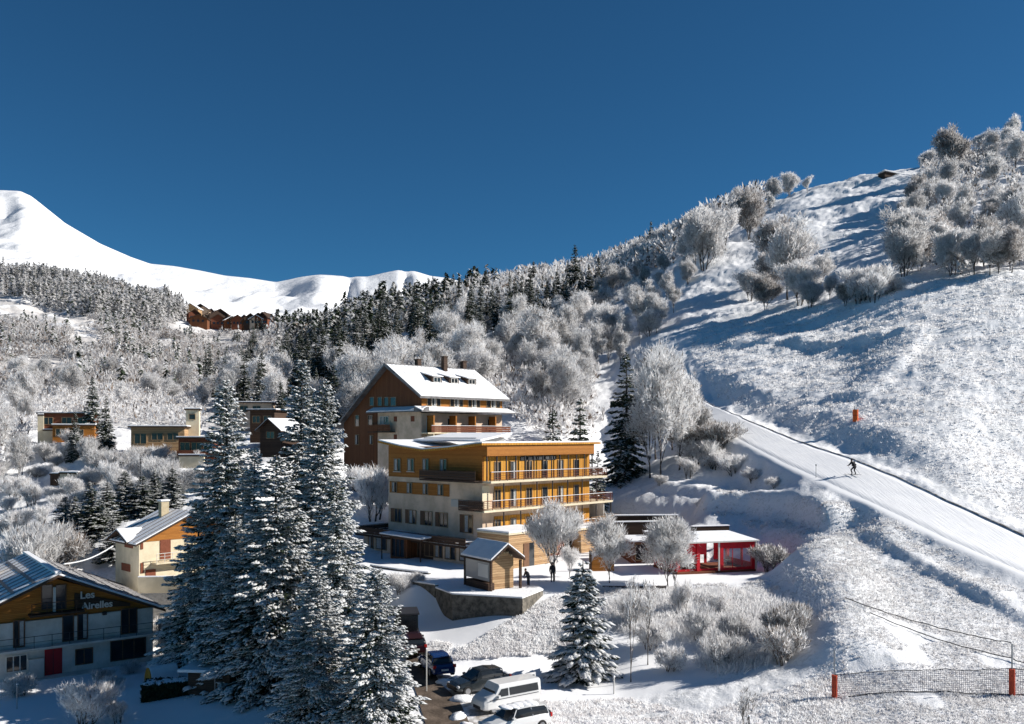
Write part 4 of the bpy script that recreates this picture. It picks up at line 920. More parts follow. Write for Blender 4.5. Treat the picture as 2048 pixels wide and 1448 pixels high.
# sunny front: glazed golden loggias on three floors
xe = LX
for lvl, zb, hh in ((3, z3, 2.55), (2, z2, 2.35), (1, z1, 2.2)):
    x0 = .15 if lvl == 3 else hf.fx(988, 1000)[0]
    MB().box(x0, xe-.1, -.06, .0, zb+.03, zb+hh).build('golden_cladding', 'gold', ho)
    n = 6
    for k in range(n):
        cx = hf.fx(994+k*31.5, 930)[0]
        window(ho, 'x', -.06, cx-.42, cx+.42, zb+.08, zb+1.95 if lvl > 1 else zb+1.8, mull=1 if k % 2 else 2, fm='frame', glass='glass', curtain=k in (1, 4))
    if lvl == 3:
        for k in range(13):
            cx = .1+(xe-.3)*k/12; s = MB(); s.box(cx-.05, cx+.05, -.62, -.50, zb+.02, zb+hh+.05); s.build('post', 'dark', ho)
        window(ho, 'x', -.06, hf.fx(1040, 900)[0], hf.fx(1110, 900)[0], zb+2.12, zb+2.42, mull=6, fm='dark')
    else:
        for k in range(7):
            cx = x0+.2+(xe-x0-.5)*k/6; s = MB(); s.box(cx-.045, cx+.045, -1.32, -1.22, zb+.02, zb+2.72); s.build('post', 'dark', ho)
MB().box(-.0, xe+.0, -.70, -.021, z3+2.62, zt-.22).build('fascia', 'orange', ho)
MB().box(-.12, 0.95, -.10, 0, z2+.0, z2+2.5).build('pillar', 'cream2', ho)
for lvl, zb, ex, dp in ((3, z3, 1.7, 1.35), (2, z2, 2.6, 1.5), (1, z1, .6, .9)):
    MB().box(-1.2 if lvl == 2 else -.05, xe+ex, -dp, -.001, zb-.22, zb-.001).build('balcony_slab', 'cream2' if lvl > 1 else 'larch', ho)
    MB().box(xe, xe+ex, 0, 3.0, zb-.22, zb-.002).build('balcony_slab', 'cream2', ho)
    railing(ho, [(-.05 if lvl != 2 else -1.2, -dp+.05, zb), (xe+ex-.05, -dp+.05, zb), (xe+ex-.05, 2.9, zb)], .95, 'redwood', 'balcony_railing', bars=5, post=1.25, t=.04)
    sn = MB()
    sn.box(0, xe+ex-.1, -dp-.02, -dp+.12, zb+.955, zb+1.0); sn.build('railing_snow', 'roofsnow', ho)
for x, y in ((xe+2.4, -1.35), (xe+2.4, 2.7)): MB().box(x-.08, x+.08, y-.08, y+.08, z1-2.4, z2-.23).build('corner_post', 'dark', ho)
MB().box(xe+1.2, xe+1.3, -1.2, 2.8, z1-.3, z2-.24).build('wind_screen', 'white', ho)
s = MB(); wbox(s, 'y', 0, hf.fy(937, 1000)[0], hf.fy(903, 1000)[0], z2+.05, z2+.85, 0, .08); sg = s.build('name_board', 'white', ho)
s = MB(); ya, yb = hf.fy(930, 1000)[0], hf.fy(918, 1000)[0]
for k in range(3): wbox(s, 'y', 0, ya+.1*k, yb, z2+.58-.13*k, z2+.62-.13*k, .081, .09)
s.build('board_lines', 'dark', sg)
# ground floor, wider than the storeys above
yl = hf.fy(728, 1060, -3.0)[0]; zg = z1-.35
MB().box(-3.0, 0, -1.5, yl, -.5, zg-.3).box(0, 6, LY, yl, -.5, zg-.3).build('ground_floor', 'cream', ho)
MB().box(-3.9, .0, -1.6, yl+.5, zg-.3, zg-.1).box(0, 7, LY, yl+.5, zg-.3, zg-.1).build('terrace_slab', 'darkwood', ho)
MB().box(-3.75, -.01, -1.4, yl+.4, zg-.1, zg+.06).box(.0, 6.9, LY+.01, yl+.4, zg-.1, zg+.06).build('terrace_snow', 'roofsnow', ho)
railing(ho, [(6.9, yl+.45, zg-.1), (-3.85, yl+.45, zg-.1), (-3.85, -1.5, zg-.1)], .85, 'darkwood', 'terrace_railing', solid=True)
for xa, xb in ((738,747),(753,773),(851,868),(871,885),(891,911),(920,938)):
    ya, yb = hf.fy(xb, 1085, -3)[0], hf.fy(xa, 1085, -3)[0]; window(ho, 'y', -3.0, ya, yb, .35, 2.15, mull=2, curtain=True)
ya, yb = hf.fy(846, 1085, -4.6)[0], hf.fy(778, 1085, -4.6)[0]
MB().slab([(-5.4, ya-.6, 2.35), (-5.4, yb+.8, 2.45), (-3.0, yb+.8, 2.6), (-3.0, ya-.6, 2.5)][::-1], .16).build('canopy', 'darkwood', ho)
MB().slab([(-5.35, ya-.55, 2.53), (-5.35, yb+.75, 2.63), (-3.0, yb+.75, 2.76), (-3.0, ya-.55, 2.66)][::-1], .16).build('canopy_snow', 'roofsnow', ho)
MB().box(-4.4, -3.0, ya+(yb-ya)*.5, yb, -.3, 2.28).build('porch', 'brown', ho)
window(ho, 'y', -4.4, ya+(yb-ya)*.58, yb-.3, .1, 2.0, mull=3, fm='shutter')
s = MB(); wbox(s, 'y', -3.0, ya+.2, ya+(yb-ya)*.48, .0, 2.2, 0, .06); s.build('door', 'darkwood', ho)
MB().tube([(-5.2, ya-.3, -.3), (-5.2, ya-.3, 2.2)], .07, 6).tube([(-5.2, yb+.5, -.3), (-5.2, yb+.5, 2.3)], .07, 6).build('canopy_post', 'darkwood', ho)
# timber annex at the corner and its continuation along the front
ax, ay = -2.15, -5.97; az1 = 3.35
MB().box(ax, ax+6.1, ay, -1.45, -.5, az1).build('annex_wall', 'larch', ho)
MB().box(ax-.12, ax+6.2, ay-.12, -1.4, az1+.001, az1+.16).build('annex_fascia', 'cream2', ho)
MB().box(ax-.05, ax+6.1, ay-.05, -1.4, az1+.162, az1+.36).build('annex_snow', 'roofsnow', ho, bevel=.05)
s = MB(); da, db = hf.fx(1047, 1110, ay)[0], hf.fx(1068, 1110, ay)[0]; wbox(s, 'x', ay, da, (da+db)/2, -.1, 2.35, 0, .07); s.build('door', 'shutter', ho)
s = MB(); wbox(s, 'x', ay, (da+db)/2, db, -.1, 2.35, 0, .04); s.build('doorway', 'glass', ho)
MB().box(ax+6.1, LX+1.0, -2.6, -.001, -.5, 2.6).build('front_base_wall', 'redwood', ho)
MB().box(ax+6.1, LX+1.5, -3.6, -.001, 2.6, 2.78).build('front_terrace', 'cream2', ho)
MB().box(ax+6.15, LX+1.45, -3.5, -.001, 2.782, 2.95).build('front_terrace_snow', 'roofsnow', ho)
x0 = hf.fx(1156, 1100, -3.3)[0]; x1 = hf.fx(1190, 1100, -3.3)[0]
MB().box(x0, x1, -3.4, -2.6, -.5, 2.58).build('timber_bay', 'larch', ho)
for k in range(4):
    cx = ax+7.2+k*2.6
    if cx < x0-1: window(ho, 'x', -2.6, cx, cx+1.2, .3, 2.0, mull=2)
railing(ho, [(LX-4.0, -3.5, 2.95), (LX+1.4, -3.5, 2.95), (LX+1.4, -.2, 2.95)], .95, 'larch', 'terrace_railing', bars=5, post=1.2, t=.04)
MB().box(LX+1.01, LX+5.5, -3.0, 1.5, -.5, 2.4).build('side_wing', 'stone', ho)
MB().box(LX+.95, LX+5.8, -3.3, 1.8, 2.4, 2.7).build('side_wing_snow', 'roofsnow', ho, bevel=.08)

# orange arched lean-to beside the front
x_, y_, z_ = P(1206, 0, 88)[0], 88, HOTEL_Z
lt = empty('arched_shed', (x_, y_, z_), .05, 'small orange arched wooden shed front beside the hotel annex', 'shed')
arc = [(-1.1, -.3), (1.1, -.3)]+[(1.1*cos(t)-.0, .75+1.15*sin(t)*.8) for t in np.linspace(0, pi, 9)]
MB().prism(arc, 'y', 0, 1.6).build('wall', 'orange', lt)
MB().prism([(a*1.08, b+.08) for a, b in arc[2:]]+[(a*1.0, b-.02) for a, b in arc[2:][::-1]], 'y', .1, 1.7).build('roof_snow', 'roofsnow', lt)
MB().box(-1.35, -1.12, -.1, .2, -.3, 2.0).build('post', 'darkwood', lt)

# ===== the big timber chalet behind
uf = Frame(843, 126, -9.0, HA)
up = uf.root('timber_chalet', 'large steep roofed chalet with brown timber gable and snow covered roof behind the hotel', 'chalet')
ULX = uf.fx(1004, 790)[0]; UG = uf.fy(688, 845)[0]
eR = 9.0+5.95; ap = 9.0+10.3; yA = 7.2; eL = 9.0+1.9
MB().box(0, ULX, 0, 9.5, -.5, 12.1).build('wall', 'cream', up)
MB().prism([(0, 12.3), (0, eR-.05), (yA, ap-.2), (UG, eL-.1), (UG, 12.3)] if eL > 12.4 else [(0, 12.3), (0, eR-.05), (yA, ap-.2), (UG, eL-.05), (UG, 4.2), (9.5, 4.2), (9.5, 12.3)], 'x', -.03, ULX+.03).build('timber_gable', 'brown', up)
MB().box(.4, ULX, 9.5, UG-.2, -.5, 4.2).build('basement', 'grey', up)
rt = .28
for (ya, za, yb, zb, nm) in ((yA, ap, -.9, eR-.55, 'roof'), (yA, ap, UG+1.0, eL-.6, 'roof')):
    r_o = MB().prism([(ya, za), (yb, zb), (yb, zb-rt), (ya, za-rt)], 'x', -1.0, ULX+.9).build(nm, 'roofmetal', up)
    if yb < 0:
        sn = MB(); n = 12; sn.prism([(ya-.35, za-.13), (yb+.05, zb+.03), (yb+.05, zb+.15), (ya-.35, za+.0)], 'x', -.85, ULX+.8); sn.build('roof_snow', 'roofsnow', r_o)
        sm = MB()
        for k in range(1, 22):
            x = -.8+(ULX+1.6)*k/22; sm.prism([(ya-.4, za-.0), (yb+.1, zb+.14), (yb+.1, zb+.17), (ya-.4, za+.03)], 'x', x-.015, x+.015)
        sm.build('seam', 'steel', r_o)
    else:
        MB().prism([(ya+.3, za-.10), (yb-.1, zb+.03), (yb-.1, zb+.12), (ya+.3, za+.0)], 'x', -.9, ULX+.8).build('roof_snow', 'roofsnow', r_o)
MB().box(-.95, ULX+.85, yA-.28, yA+.28, ap-.12, ap+.12).build('ridge_cap', 'roofmetal', up)
sl_ = (ap-(eR-.55))/(yA+.9)
for k, fx_ in enumerate((4.2, 7.6, 11.2)):     # shed dormers
    yd = 2.6; zd = eR-.55+(yd+.9)*sl_; d = MB()
    d.prism([(yd, zd-.1), (yd, zd+1.0), (yd+2.6, zd+2.6*sl_-.05)], 'x', fx_, fx_+1.9); do = d.build('dormer', 'darkwood', up)
    MB().prism([(yd-.25, zd+1.0), (yd-.25, zd+1.12), (yd+2.9, zd+2.9*sl_+.12), (yd+2.9, zd+2.9*sl_)], 'x', fx_-.15, fx_+2.05).build('roof_snow', 'roofsnow', do)
    window(do, 'x', yd, fx_+.35, fx_+1.55, zd+.25, zd+.85, mull=2, fm='wframe')
for cx, cy, hh, nm in ((5.6, yA+.2, 1.0, 'chimney'), (9.8, yA-1.0, 1.6, 'chimney'), (14.8, yA+.1, 1.2, 'chimney')):
    MB().box(cx-.35, cx+.35, cy-.35, cy+.35, ap-1.2, ap+hh).box(cx-.45, cx+.45, cy-.45, cy+.45, ap+hh, ap+hh+.12).build(nm, 'darkwood', up)
# skirt roof round the corner between timber and render
zs = 12.35; yw = uf.fy(737, 820, -.9)[0]
MB().prism([(0, zs+.55), (-1.7, zs), (-1.7, zs-.14), (0, zs-.05)], 'x', -1.4, ULX+1.2).build('skirt_roof', 'roofmetal', up)
MB().prism([(-.04, zs+.72), (-1.68, zs+.14), (-1.68, zs+.01), (-.04, zs+.57)], 'x', -1.35, ULX+1.15).build('skirt_snow', 'roofsnow', up)
MB().prism([(-.03, zs+.55), (-1.4, zs+.0), (-1.4, zs-.14), (-.03, zs-.05)], 'y', -1.69, yw).build('skirt_roof', 'roofmetal', up)
MB().prism([(-.05, zs+.74), (-1.38, zs+.16), (-1.38, zs+.02), (-.05, zs+.57)], 'y', -1.3, yw-.05).build('skirt_snow', 'roofsnow', up)
# gable windows
for a_, b_ in (((740,795),(748,811)),((756,795),(764,811)),((769,795),(777,811)),((781,795),(792,811)),((711,831),(718,852)),((737,831),(745,851)),((711,870),(718,889)),((740,871),(746,888))):
    wpic(uf, up, 'y', -.03, a_, b_, mull=1, fm='frame', glass='glass', curtain=a_[1] > 860)
MB().box(-.04, 0, uf.fy(842,840)[0]+.02, uf.fy(756,840)[0], 4.2, 12.28).build('render_panel', 'cream', up)
wpic(uf, up, 'y', -.04, (761,834), (777,848), mull=3, fm='wframe', curtain=True)
for a_, b_ in (((788,833),(794,843)),((822,832),(829,843)),((788,869),(794,879))): 
    (sa, za), (sb, zb) = uf.fy(*a_, -.04), uf.fy(*b_, -.04); s = MB(); wbox(s, 'y', -.04, sb, sa, zb, za, 0, .05); s.build('shutter', 'shutterred', up)
ya, yb = uf.fy(779, 855, -1.1)[0], uf.fy(735, 855, -1.1)[0]; zb_ = uf.fy(760, 863, -1.1)[1]
MB().box(-1.1, -.03, ya, yb, zb_-.15, zb_).build('balcony_slab', 'darkwood', up)
railing(up, [(-1.07, ya, zb_), (-1.07, yb, zb_)], 1.0, 'brown', 'balcony_railing', solid=True)
s = MB(); (sa, za), (sb, zb) = uf.fy(704, 942, .4), uf.fy(720, 968, .4); wbox(s, 'y', .4, sb, sa, -.2, za, 0, .05); s.build('garage_door', 'dark', up)
# sunny side: timber storey with flower box windows, balconies below
MB().box(0, ULX, -.04, 0, 12.9, eR-.3).build('timber_front', 'orange', up)
for xa, xb, n in ((853,881,3),(899,926,3),(935,960,3),(972,1000,3)):
    a_, b_ = uf.fx(xa, 800)[0], uf.fx(xb, 800)[0]
    for k in range(n):
        w_ = (b_-a_)/n; window(up, 'x', -.04, a_+w_*k+.1, a_+w_*(k+.9)-.02, 13.15, 14.35, mull=1, fm='wframe' if k % 2 else 'frame', curtain=k == 1, sill='roofsnow' if k == 1 else None)
zb2 = 9.35
for z_ in (zb2, zb2-2.75):
    MB().box(-.1, ULX+.4, -1.5, -.001, z_-.18, z_).build('balcony_slab', 'cream2', up)
    railing(up, [(.6, -1.45, z_), (ULX+.35, -1.45, z_)], .95, 'redwood' if z_ == zb2 else 'cream2', 'balcony_railing', solid=(z_ == zb2), bars=2, post=1.4)
    MB().box(.6, ULX+.3, -1.53, -1.38, z_+.96, z_+1.02).build('railing_snow', 'roofsnow', up)
    for xa, xb, m_ in ((853,866,'glass'),(895,912,'glass'),(938,952,'glass'),(975,990,'glass')):
        window(up, 'x', 0, uf.fx(xa, 840)[0], uf.fx(xb, 840)[0], z_+.1 if xa < 940 else z_+.7, z_+2.0, mull=2, fm='wframe', curtain=xa > 900)
    for xx in (1.0, 5.2, 9.0, 13.2): MB().box(xx, xx+.22, -1.4, -.01, z_+.0, z_+2.4 if z_ == zb2 else z_+2.5).build('divider', 'orange' if z_ == zb2 else 'cream2', up)

# ===== gabled house bottom left (gable plane along local x, roof ridge along local y)
gY0 = 74.0; gf = Frame(112, gY0, -19.7, radians(36.8))
gh = gf.root('gabled_house', 'white gabled house with snowy panelled roof, timber gable and red door at bottom left', 'house')
gR = gf.fx(306, 1240)[0]; gL = -gR-.6; apz = 8.2+.1; sl_ = .445; D = 14.6
ez = apz-sl_*gR
MB().box(gL, gR, .0, D, -.6, ez-.25).build('wall', 'white', gh)
MB().prism([(gL, ez-.25), (gR, ez-.25), (gR, ez+.0), (0, apz-.45), (gL, ez+.0)], 'y', .25, D).build('timber_gable', 'orange', gh)
oh = .75
for sg_ in (1, -1):
    e = (gR+.8)*sg_; ze = apz-sl_*(gR+.8)
    r_o = MB().prism([(0, apz), (e, ze), (e, ze-.2), (0, apz-.2)], 'y', -oh-.3, D+.5).build('roof', 'darkwood', gh)
    e2 = (gR+.7)*sg_; z2_ = apz-sl_*(gR+.7)
    MB().prism([(0.0, apz+.17), (e2, z2_+.17), (e2, z2_+.004), (0, apz+.004)], 'y', -oh-.2, D+.45).build('roof_snow', 'roofsnow', r_o)
    bt = MB()
    for k in range(11):
        y = -oh+.3+k*1.42; bt.prism([(0.2*sg_, apz+.16-.2*sl_), (e2, z2_+.172), (e2, z2_+.235), (0.2*sg_, apz+.22-.2*sl_)], 'y', y, y+.16)
    for k in range(1, 5):
        xx = gR*k/5; zz = apz-sl_*xx+.172
        bt.prism([(xx*sg_, zz), ((xx+.22)*sg_, zz-.22*sl_), ((xx+.22)*sg_, zz-.22*sl_+.05), (xx*sg_, zz+.05)], 'y', -oh+.2, D)
    bt.build('roof_battens', 'roofmetal', r_o)
MB().box(-.25, .25, -oh-.25, D+.45, apz+.10, apz+.30).build('ridge_snow', 'roofsnow', gh)
cx, cy = -3.2, 11.0; zc = apz-sl_*3.2
ch = MB().box(cx-.45, cx+.45, cy-.45, cy+.45, zc-.5, zc+1.5).build('chimney', 'chimney', gh)
for a_ in (-.36, .36):
    for b_ in (-.36, .36): MB().box(cx+a_-.07, cx+a_+.07, cy+b_-.07, cy+b_+.07, zc+1.5, zc+1.95).build('cowl_leg', 'chimney', ch)
MB().lump((cx, cy, zc+2.1), .62, .62, .3, 3).build('cap_snow', 'roofsnow', ch)
# balcony in the gable, first floor balcony across the front
zb1, zb2 = 2.6, 5.2
MB().box(gf.fx(57, 1220)[0], gf.fx(165, 1220)[0], -.9, .24, zb2-.16, zb2).build('balcony_slab', 'darkwood', gh)
railing(gh, [(gf.fx(60,1220)[0], -.85, zb2), (gf.fx(163,1220)[0], -.85, zb2)], .9, 'darkwood', 'balcony_railing', bars=3, post=1.1)
MB().box(gL, gR+.35, -1.1, -.001, zb1-.18, zb1).build('balcony_slab', 'white', gh)
railing(gh, [(gL, -1.05, zb1), (gR+.3, -1.05, zb1)], .95, 'dark', 'balcony_railing', bars=2, post=1.3, t=.025)
wpic(gf, gh, 'x', .25, (84,1171), (104,1216), mull=1, fm='shutter', curtain=False); wpic(gf, gh, 'x', .25, (112,1171), (131,1216), mull=1, fm='shutter')
MB().box(gf.fx(105,1190,.25)[0], gf.fx(110,1190,.25)[0], -.1, .24, zb2, zb2+2.0).build('white_post', 'wframe', gh)
for a_, b_, m_ in (((28,1242),(48,1292),2),((126,1233),(146,1284),1),((156,1229),(174,1280),1),((243,1222),(273,1268),2)):
    (s0, _), (s1, _) = gf.fx(*a_), gf.fx(*b_); window(gh, 'x', 0, s0, s1, zb1+.1, zb1+2.15, mull=m_, fm='shutter', curtain=a_[0] in (28, 156))
for a_, b_, m_, zz in (((13,0),(53,0),3,(.75,1.95)),((152,0),(184,0),2,(.6,1.8)),((222,0),(290,0),3,(.5,2.1))):
    s0, s1 = gf.fx(a_[0], 1310)[0], gf.fx(b_[0], 1310)[0]; window(gh, 'x', 0, s0, s1, zz[0], zz[1], mull=m_, fm='shutter' if a_[0] > 100 else 'wframe')
s = MB(); s.box(gf.fx(89,1320)[0], gf.fx(124,1320)[0], -.07, 0, -.1, 2.15); dr = s.build('door', 'reddoor', gh)
MB().box(gf.fx(106,1320)[0]-.02, gf.fx(106,1320)[0]+.02, -.08, -.07, -.05, 2.1).build('door_gap', 'dark', dr)
MB().box(gf.fx(55,1320)[0], gf.fx(86,1320)[0], -.5, -.001, -.5, 1.6).build('porch_wall', 'white', gh)
MB().box(gf.fx(60,1320)[0], gf.fx(200,1320)[0], -1.3, .0-.002, -.4, .06).build('step', 'white', gh)
s = MB(); s.box(gf.fx(204,1222)[0], gf.fx(212,1222)[0], -.35, -.001, 4.5, 4.75); s.build('lamp', 'dark', gh)
# name lettering on the gable
def lettering(body, size, x, y, z, parent, m, ext=.03, shear=0):
    cu_ = bpy.data.curves.new('lettering', 'FONT'); cu_.body = body; cu_.size = size; cu_.extrude = ext; cu_.align_x = 'LEFT'; cu_.shear = shear; cu_.offset = .018
    t_ = bpy.data.objects.new('tmp', cu_); COL.objects.link(t_); dg = bpy.context.evaluated_depsgraph_get(); me = bpy.data.meshes.new_from_object(t_.evaluated_get(dg)); bpy.data.objects.remove(t_)
    me.name = 'lettering'; me.materials.clear(); me.materials.append(M[m]); o = link('lettering', me, parent); o.location = (x, y, z); o.rotation_euler = (pi/2, 0, 0); return o
MB().prism([(gf.fx(150,1200,-.02)[0], 5.25), (gf.fx(262,1200,-.02)[0], ez+.08), (gf.fx(262,1200,-.02)[0]-.05, ez+.35), (gf.fx(150,1180,-.02)[0], apz-1.3-.45)], 'y', .1, .24).build('name_board', 'darkwood', gh)
lettering('Les', .85, gf.fx(160,1195,.06)[0], .08, gf.fx(160,1199,.06)[1]+.05, gh, 'wframe'); lettering('Airelles', .80, gf.fx(163,1195,.06)[0], .08, gf.fx(165,1222,.06)[1]+.12, gh, 'wframe')

# ===== cream chalet between the spruces
def roofpair(root, pts, y0, y1, th=.14, sn=.13, bat=True):
    for i in range(len(pts)-1):
        (xa, za), (xb, zb) = pts[i], pts[i+1]; r_ = MB().prism([(xa, za), (xb, zb), (xb, zb-th), (xa, za-th)], 'y', y0, y1).build('roof', 'darkwood', root)
        MB().prism([(xa, za+sn), (xb, zb+sn), (xb, zb+.003), (xa, za+.003)], 'y', y0+.06, y1-.06).build('roof_snow', 'roofsnow', r_)
        if bat:
            b_ = MB(); n = max(2, int((y1-y0)/1.1))
            for k in range(n):
                y = y0+.5+k*1.1; b_.prism([(xa, za+sn+.003), (xb, zb+sn+.003), (xb, zb+sn+.06), (xa, za+sn+.06)], 'y', y, y+.13)
            b_.build('roof_battens', 'roofmetal', r_)
cf = Frame(278, 88, P(0,1168,88)[2], HA)
ch_ = cf.root('cream_chalet', 'cream chalet with orange gable and striped snowy roof, half hidden by the foreground spruces', 'chalet')
xa_, za_ = cf.fx(380, 1024); d0 = cf.fy(231, 1100)[0]; w0 = 2*xa_; ze = cf.fx(284, 1082)[1]; az_ = za_
MB().box(0, w0, 0, d0, -.8, ze-.1).build('wall', 'cream2', ch_)
MB().prism([(0, ze-.1), (w0, ze-.1), (w0, ze+.02), (w0/2, az_-.25), (0, ze+.02)], 'y', -.05, d0).build('timber_gable', 'orange', ch_)
roofpair(ch_, [(-.7, ze-.25), (w0/2, az_), (w0+.7, ze-.25)], -.9, d0+.8)
yg0, yg1 = cf.fy(268, 1070)[0], cf.fy(234, 1070)[0]; ygm = (yg0+yg1)/2
MB().prism([(yg0, ze-.12), (yg1, ze-.12), (ygm, ze+.75)], 'x', -.06, 1.6).build('cross_gable', 'cream2', ch_)
for sg_, ye in ((1, yg0-.35), (-1, yg1+.35)):
    r_ = MB().prism([(ygm, ze+.95), (ye, ze-.12), (ye, ze-.24), (ygm, ze+.83)], 'x', -.95, 2.2).build('roof', 'darkwood', ch_); MB().prism([(ygm, ze+1.08), (ye, ze+.01), (ye, ze-.118), (ygm, ze+.952)], 'x', -.9, 2.2).build('roof_snow', 'roofsnow', r_)
cxh, cyh = w0/2-1.2, d0-2.2
MB().box(cxh-.4, cxh+.4, cyh-.35, cyh+.35, ze, az_+1.0).build('chimney', 'chimney', ch_); MB().box(cxh-.5, cxh+.5, cyh-.45, cyh+.45, az_+1.0, az_+1.16).build('chimney_cap', 'roofsnow', ch_)
for a_, b_ in (((250,1079),(266,1097)),((244,1125),(261,1144))):
    (s1, z1_), (s0, z0_) = cf.fy(*a_), cf.fy(*b_); MB().box(-.07, 0, s0, s1, z0_, z1_).build('shutter', 'shutterred', ch_)
for a_, b_ in (((281,1078),(286,1098)),((281,1126),(287,1146)),((320,1080),(341,1117)),((291,1140),(311,1160))):
    (s0, z1_), (s1, z0_) = cf.fx(*a_), cf.fx(*b_); MB().box(s0, s1, -.06, 0, z0_, z1_).build('shutter', 'shutterred', ch_)
zq = cf.fx(300,1125)[1]
MB().box(1.3, w0-1.2, -1.0, -.001, zq-.15, zq).build('balcony_slab', 'cream2', ch_); railing(ch_, [(1.35, -.95, zq), (w0-1.3, -.95, zq)], .9, 'wframe', 'balcony_railing', bars=3, post=.8)
wall_ = MB().box(0, 5.2, 0, .3, -.5, 1.0).build('wall', 'cream2', empty('garden_wall', (P(280,0,85)[0], 84.5, P(0,1168,85)[2]-.3), radians(4), 'low cream garden wall in front of the cream chalet', 'wall'))
MB().box(-.02, 5.22, -.03, .33, 1.0, 1.1).build('wall_snow', 'roofsnow', wall_.parent)

# ===== flat roofed timber houses on the left slope
def flat_house(px, Y, pyb, ang, blocks, name, label, cat='house', group=None):
    fr = Frame(px, Y, -(pyb-HZ)*Y/F, ang); r = fr.root(name, label, cat, group)
    for (x0, x1, y0, y1, h, wm, ov_, wins) in blocks:
        MB().box(x0, x1, y0, y1, -2.0, h).build('wall', wm, r)
        ro = MB().box(x0-ov_, x1+ov_, y0-ov_, y1+ov_, h+.001, h+.2).build('roof', 'darkwood', r)
        MB().box(x0-ov_+.04, x1+ov_-.04, y0-ov_+.04, y1+ov_-.04, h+.2, h+.38).build('roof_snow', 'roofsnow', ro)
        for (a_, b_, c_, d_, k_) in wins: 
            if k_ == 'rail': 
                MB().box(a_, b_, y0-.8, y0-.001, c_-.12, c_).build('balcony_slab', 'larch', r); railing(r, [(a_, y0-.78, c_), (b_, y0-.78, c_)], d_, 'redwood', 'balcony_railing', solid=True)
            else: window(r, 'x', y0, a_, b_, c_, d_, mull=k_, fm='frame')
    return r
flat_house(76, 148, 880, radians(16), [(0, 8.2, 0, 6, 4.3, 'redwood', .25, [(.9,2.2,2.6,3.7,2),(3.6,5.0,2.6,3.7,2),(6.0,7.4,2.6,3.7,2)]), (0, .9, -.3, -.0, 4.0, 'cream2', .05, []), (2.6, 8.9, -2.2, -.05, 2.3, 'orange', .2, [(3.1,4.4,.7,1.8,2),(6.4,7.2,.1,1.7,1)]), (.92, 2.5, -.9, -.05, 1.5, 'cream2', .05, [])],
    'timber_house', 'two storey orange timber house with flat roof at far left')
flat_house(262, 139, 899, radians(14), [(0, 7.8, 0, 6, 3.4, 'larch', .45, [(.5,2.2,.9,2.4,2),(3.0,4.6,1.5,2.5,2),(5.3,6.9,1.5,2.5,2)])], 'timber_house', 'long low timber house with flat snowy roof left of the cream tower')
flat_house(357, 133, 926, radians(5), [(0, 5.2, 0, 5.5, 3.6, 'redwood', .35, [(.3,1.6,1.9,3.0,2),(1.9,3.3,1.9,3.0,2),(3.6,4.9,1.9,3.0,2),(0,5.2,1.1,.75,'rail')]), (.4, 4.0, -1.4, -.82, 1.0, 'cream2', .1, [])], 'timber_house', 'small flat roofed house with red brown balcony right below the cream tower')
flat_house(372, 146, 868, radians(14), [(0, 2.0, 0, 2.2, 3.9, 'cream2', .3, [(.5,1.4,2.4,3.2,1)])], 'chimney_tower', 'square cream tower with dark flat cap among the timber houses', 'tower')
flat_house(474, 175, 833, radians(8), [(0, 6.6, 0, 6, 2.6, 'cream', .6, [(.6,2.0,.9,2.0,2),(3.0,4.4,.9,2.0,2)])], 'flat_house', 'pale flat roofed house highest behind the leftmost tall spruce')
flat_house(500, 152, 862, radians(-10), [(0, 4.4, 0, 5, 3.4, 'darkwood', .5, [(.5,1.8,1.4,2.5,2),(2.5,3.8,1.4,2.5,2)])], 'dark_timber_house', 'dark brown flat roofed timber house seen between the tall spruces')
kf = Frame(520, 136, -(888-HZ)*136/F, radians(-25)); kh = kf.root('dark_chalet', 'small dark gabled chalet with blue shaded snowy roof between the tall spruces', 'chalet')
MB().box(0, 4.0, 0, 5, -2, 2.2).prism([(0, 2.2), (4, 2.2), (2, 3.6)], 'y', 0, 5).build('wall', 'darkwood', kh); roofpair(kh, [(-.5, 1.95), (2, 3.8), (4.5, 1.95)], -.7, 5.5, bat=False)
window(kh, 'x', 0, 1.3, 2.7, .9, 1.8, mull=2, fm='frame')
sf = flat_house(120, 129, 984, radians(-14), [(0, 3.0, 0, 3, 2.6, 'cream2', .15, [(1.9,2.7,1.9,2.3,1)]), (-2.2, -.02, .6, 3, 2.4, 'darkwood', .1, [])], 'garden_shed', 'small cream shed with flat roof and dark lean-to on the white slope', 'shed')
# grey retaining wall holding a snowfield
rw = empty('retaining_wall', on(300, 118), radians(8), 'grey concrete retaining wall below the snowfield left of the spruces', 'wall')
MB().box(0, 6.2, 0, .4, -1.2, 2.0).build('wall', 'grey', rw); MB().box(-.05, 6.3, -.06, .6, 2.0, 2.16).build('wall_snow', 'roofsnow', rw)
for k in range(9): MB().tube([(.4+k*.68, -.08, -.5), (.45+k*.68, -.08, 1.2+.5*sin(k*2.1))], .03, 4, .01).build('frosted_stem', 'rime', rw)
pl_ = empty('thin_pole', on(281, 116), 0, 'thin dark pole on the bank left of the grey retaining wall', 'pole'); MB().tube([(0,0,-.5), (0,0,5.2)], .045, 6).build('mast', 'dark', pl_); MB().box(-.25, .25, -.03, .03, 4.9, 4.96).build('cross_arm', 'dark', pl_)

